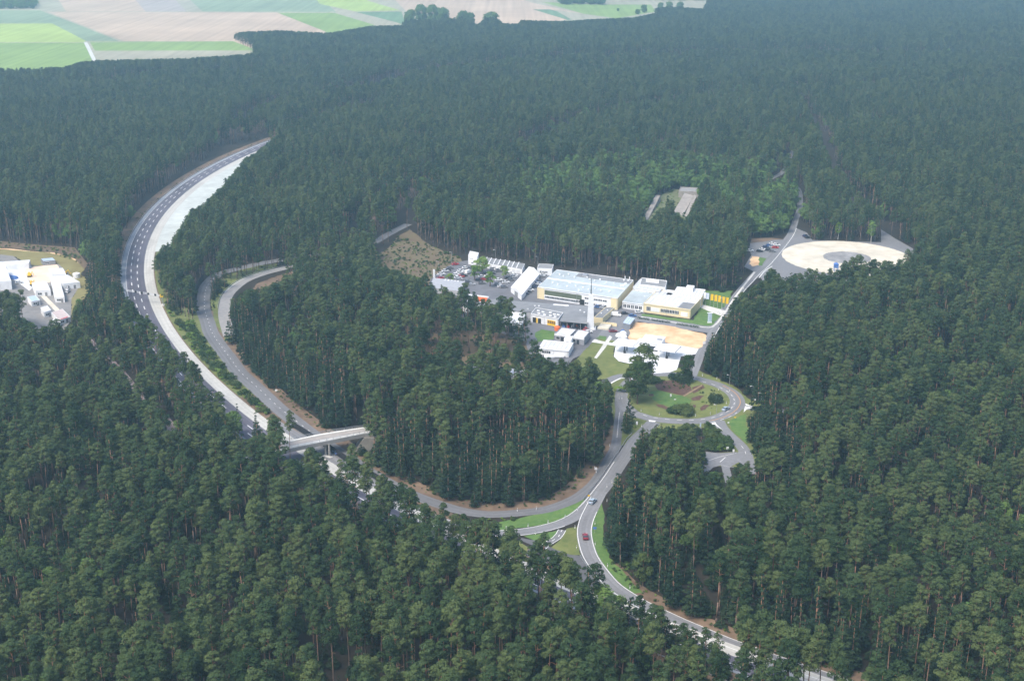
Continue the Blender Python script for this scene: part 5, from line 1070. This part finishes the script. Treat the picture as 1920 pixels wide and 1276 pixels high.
def signb(px, py, m, w, h, z, label, nm='road_sign'):
    c = G(px, py); o = thing(nm, label, 'sign', c, 0, 'road signs'); MB().tube(c, (c.x, c.y, z+h/2), .05).build('pole', METAL, o); MB().box((c.x, c.y-.08, z), (w, .06, h)).build('panel', m, o)
for a in [(1115,998,BLUE,1.2,.9,1.8,'blue sign on the grass bank of the south road'), (1429,934,BLUE,1.2,1.0,1.6,'small blue sign between the dark trees east of the fork'), (1364,846,WHITE,1.0,1.0,1.5,'white round-looking sign at the exit fork'), (1375,850,WHITE,.7,1.2,1.3,'white sign on the fork tip'), (1257.5,746,WHITE,.7,1.1,1.4,'white board standing on the garden lawn'), (1265.5,750,WHITE,.9,.5,.5,'low white stone-like board on the garden lawn'), (1194,799,WHITE,.7,1.3,1.6,'white board south of the ring, left of two'), (1313,804,LBLUE,.6,1.6,1.8,'pale blue sign south of the ring road'), (1414,755,WHITE,1.2,.7,1.6,'white board at the east exit'), (1429,762,WHITE,.8,.8,1.6,'white board beyond the east exit'), (1117,885,WHITE,1.0,1.0,1.6,'white board beside the inner road bend'), (1104,934,YEL,.8,.6,1.2,'yellow board at the guard rail end'), (518,736,WHITE,1.0,.7,1.2,'white board at the verge of the inner road'), (1320,648,WHITE,1.3,1.3,1.6,'white board at the wood edge by the sandy lot'), (1378,786,YEL,.8,.5,1.0,'yellow board on the grass corner by the ring'), (1365.5,795,WHITE,.7,.6,.8,'small white board on the grass corner by the ring'), (1393,545,WHITE,.8,.8,1.6,'white board beside the north road')]: signb(*a)
c = G(1567, 508); MBb = MB().box((c.x, c.y, 3.2), (2.4, 2.2, 2.2)); MBb.hexa([(c.x-1.4,c.y-1.3,4.32),(c.x+1.4,c.y-1.3,4.32),(c.x+1.4,c.y+1.3,4.32),(c.x-1.4,c.y+1.3,4.32)], [(c.x-.3,c.y-.2,5.2),(c.x+.3,c.y-.2,5.2),(c.x+.3,c.y+.2,5.2),(c.x-.3,c.y+.2,5.2)]); 
for sx in (-1.0, 1.0): MBb.box((c.x+sx, c.y-1, 1), (.2, .2, 2)); MBb.box((c.x+sx, c.y+1, 1), (.2, .2, 2))
tag(MBb.build('watch_hut', BLUE, loc=c), 'bright blue raised hut behind the tree tops at the skid pad', 'hut')
# hedges along the front kerb
for i, (x0, x1) in enumerate([((1195,597),(1217,600)), ((1221,601),(1256,606)), ((1269,608.5),(1311,615))]):
    a, b = G(*x0), G(*x1); k = max(3, int((b-a).length/1.0)); cl = [(*(a+(b-a)*(j+.5)/k)[:2], .55, .75) for j in range(k)]; cl = [(c0-a.x, c1-a.y, z, r) for c0, c1, z, r in cl]
    Q, T = leaf_cloud(cl, .35, 60, .8, seed=90+i, aspect=1.4); me = quads_mesh('hedge', Q, T, M_SPRUCE); o = bpy.data.objects.new('hedge', me); COL.objects.link(o); o.location = a
    tag(o, ['short dark hedge at the kerb beside the parked cars', 'dark hedge at the kerb below the office front', 'long dark hedge at the kerb towards the sign totem'][i], 'hedge', 'kerb hedges')
# old concrete ramps on the test hill
for nm, lab, q, z0, z1 in [('test_ramp', 'broad weathered concrete ramp on the old test hill', [(1262,399),(1280,405),(1301,377),(1283,372)], .3, 4), ('test_ramp', 'narrow weathered concrete ramp at the right of the test hill', [(1283,405),(1288,408),(1306,378),(1301,375)], .3, 4), ('test_ramp', 'overgrown concrete ramp at the left of the test hill', [(1205,412),(1215,412),(1238,376),(1229,376)], .3, 4)]:
    g_ = [G(x, y) for x, y in q]; b_ = [(p.x, p.y, 0) for p in g_]; t_ = [(p.x, p.y, z0 if i < 2 else z1) for i, p in enumerate(g_)]; tag(MB().hexa(b_, t_).build(nm, mat('weathered_concrete', (.30, .27, .24), var=.2, scale=.4), loc=g_[0]), lab, 'ramp', 'ramps of the test hill')
rd = Bld('ramp_platform', 'grey concrete platform with parapet at the head of the ramps', (1272,370), (1309,372), (1312,364), 4.2, cat='platform'); rd.shell(mat('weathered_concrete', None), mat('old_concrete', None), par=.6)

# ------------------------------------------------------------------ single trees of the clearings
def single(kind_i, px, py, h, w, label, nm='broadleaf_tree', grp=None, cat='tree'):
    c = G(px, py); return plant(nm, kind_i, c.x, c.y, h, w, rnd.uniform(0, 6), label, cat, grp)
TALL = kind(broad, M_SCRUB, seed=71, h=22, rad=4.6, base=.18, n=46, per=34); TALL2 = kind(broad, M_SCRUB, seed=72, h=17, rad=3.8, base=.12, n=40, per=34)
LIM1 = kind(broad, M_LIME, seed=73, h=9, rad=2.9, base=.2, n=24, per=44); LIM2 = kind(broad, M_LIME, seed=74, h=8, rad=2.3, base=.2, n=20, per=44)
OAK = kind(broad, M_BROAD, seed=75, h=20, rad=10, base=.02, n=60, per=10, size=1.2); BIR = kind(broad, M_LIME, M_BIRCH, seed=76, h=17, rad=2.8, base=.3, n=26, per=34)
DBUSH = kind(bush, M_SCRUB, seed=77, h=4.6, rad=4.6, n=16, per=34, size=.5); DK2 = kind(bush, M_SPRUCE, seed=78, h=3.8, rad=4.2, n=14, per=34, size=.5)
single(TALL, 1206, 738, 1.08, 1.35, 'tall loose poplar-like tree between the plaza and the garden island'); single(TALL2, 1195, 757, 1.2, 1.3, 'dense tree at the western rim of the garden island')
single(TALL2, 1181, 748, .9, .8, 'slimmer tree left of the dense island tree'); single(TALL2, 1287, 716, .8, .85, 'rounded tree standing alone at the north rim of the garden island')
single(SPR[0], 1180, 796, .85, .8, 'dark conifer at the foot of the ring road beside the narrow road', 'spruce_tree'); single(SPR[1], 1174, 812, .7, .8, 'short dark conifer below the taller one by the narrow road', 'spruce_tree')
for a in [(DBUSH,1283,775,.95,1.0,'large green bush on the southern rim of the garden island'),(DBUSH,1266,774,.7,.8,'lower bush beside the large one on the southern rim'),(DK2,1337,754,1,.9,'dark rounded bush on the eastern side of the garden island'),(DK2,1280,717,1.1,1.1,'dark juniper mass at the northern rim of the garden island'),(DK2,1268,712,.8,.8,'small dark bush near the ring road north side'),(LIMEB[0],1166,735,1.9,2.3,'yellow-green bush at the western bend of the ring'),(DBUSH,1222,716,.7,.9,'pale bush north-west on the garden island')]: single(*a, nm='shrub', grp='garden bushes', cat='shrub')
for a in [(LIM1,905,512,1.1,1.5,'big lime-green tree in the car park, next to the garages'),(LIM2,890,525,1.1,1.45,'bright lime-green tree in the car park, nearest the parked cars'),(LIM2,945,522,.95,1.4,'lime-green tree beside the tall lamp post'),(LIM2,919,537,1.1,1.4,'lime-green tree in the car park close to the pines'),(LIM2,844,528,.6,1.1,'small green tree at the corner of the car park')]: single(*a, grp='car park trees')
single(TALL2, 1205, 1098, .72, .8, 'bright yellow-green tree at the wood edge by the south road'); single(BIR, 1527, 432, 1, 1, 'birch with pale stems above the skid pad, nearest the road', 'birch_tree', 'birches at the skid pad'); single(BIR, 1532, 440, .9, .9, 'second birch with pale stems above the skid pad', 'birch_tree', 'birches at the skid pad')
single(BIR, 1633, 455, .8, .9, 'single birch at the far right rim of the skid pad', 'birch_tree'); single(BIR, 1571, 449, .7, .8, 'short birch above the middle of the skid pad', 'birch_tree')
single(SPR[1], 482, 824, .72, .75, 'slim dark conifer standing alone against the white lane near the bridge', 'spruce_tree'); single(SPR[1], 448, 812, .8, .6, 'narrow dark spruce in front of the fast track', 'spruce_tree'); single(PINES[3], 545, 872, 1, .8, 'thin pine in front of the bridge end', 'pine_tree')
for i, (x, y, h, w) in enumerate([(770,45,1.15,.95),(790,42,1.45,1.1),(812,44,1.5,1.1),(832,45,1.3,1.1),(765,50,.9,.8),(868,46,1.1,.9),(882,46,.95,.8),(921,46,1.0,1.3)]):
    single(OAK, x, y, h, w, ['oak at the left end of the copse in the fields', 'tall oak, second in the field copse', 'tallest oak in the middle of the field copse', 'broad oak right of the middle of the copse', 'low oak in front of the copse at its left end', 'round oak standing just right of the copse', 'smaller round oak touching the one beside the copse', 'dome-shaped oak alone at the forest edge'][i], 'oak_tree', 'oaks in the fields')
for i, (x, y, h, w) in enumerate([(1159,21,.25,.25),(1196,27,.45,.5),(1207,24,.7,.6),(1238,22,.8,.6),(1255,20,.8,.7),(1275,18,.7,.7)]): single(OAK, x, y, h, w, f'small far field tree, {ORD[i]} along the row running to the forest corner', 'oak_tree', 'far field trees')
single(PINES[0], 703, 868, .95, 1.25, 'leafy pine hiding the right end of the bridge', 'pine_tree'); single(EDGEP[0], 722, 874, 1, 1.25, 'broad low-branched pine just beyond the right end of the bridge', 'pine_tree')
for i, (x, y, h, w) in enumerate([(1196,1200,.5,.8),(1216,1211,.56,.85),(1236,1220,.6,.9),(1257,1229,.62,.9),(1278,1239,.64,.95),(1300,1247,.68,.95),(1322,1256,.7,1),(1346,1267,.75,1),(1247,1236,.7,1),(1290,1256,.75,1)]):
    single(EDGEP[i % 2], x, y, h, w, f'low bushy pine, {ORD[i]} of those hiding the fast track below the south road', 'pine_tree', 'low pines beside the fast track', 'tree')
FP_ = np.concatenate([in_px([(-80,2),(66,2),(66,17),(-80,17)], 420, 31), in_px([(1050,0),(1130,0),(1130,9),(1050,9)], 200, 32), in_px([(1130,-8),(1330,-8),(1330,2),(1130,0)], 400, 33)])
nf = len(FP_); scatter('far_wood', FP_, rng.choice([6, 7, 11, 12], nf), np.c_[rng.uniform(1.3, 2, nf), rng.uniform(1.3, 2, nf), rng.uniform(.8, 1.1, nf)], rng.uniform(0, 6.28, nf), 'dark blocks of far wood among the fields')
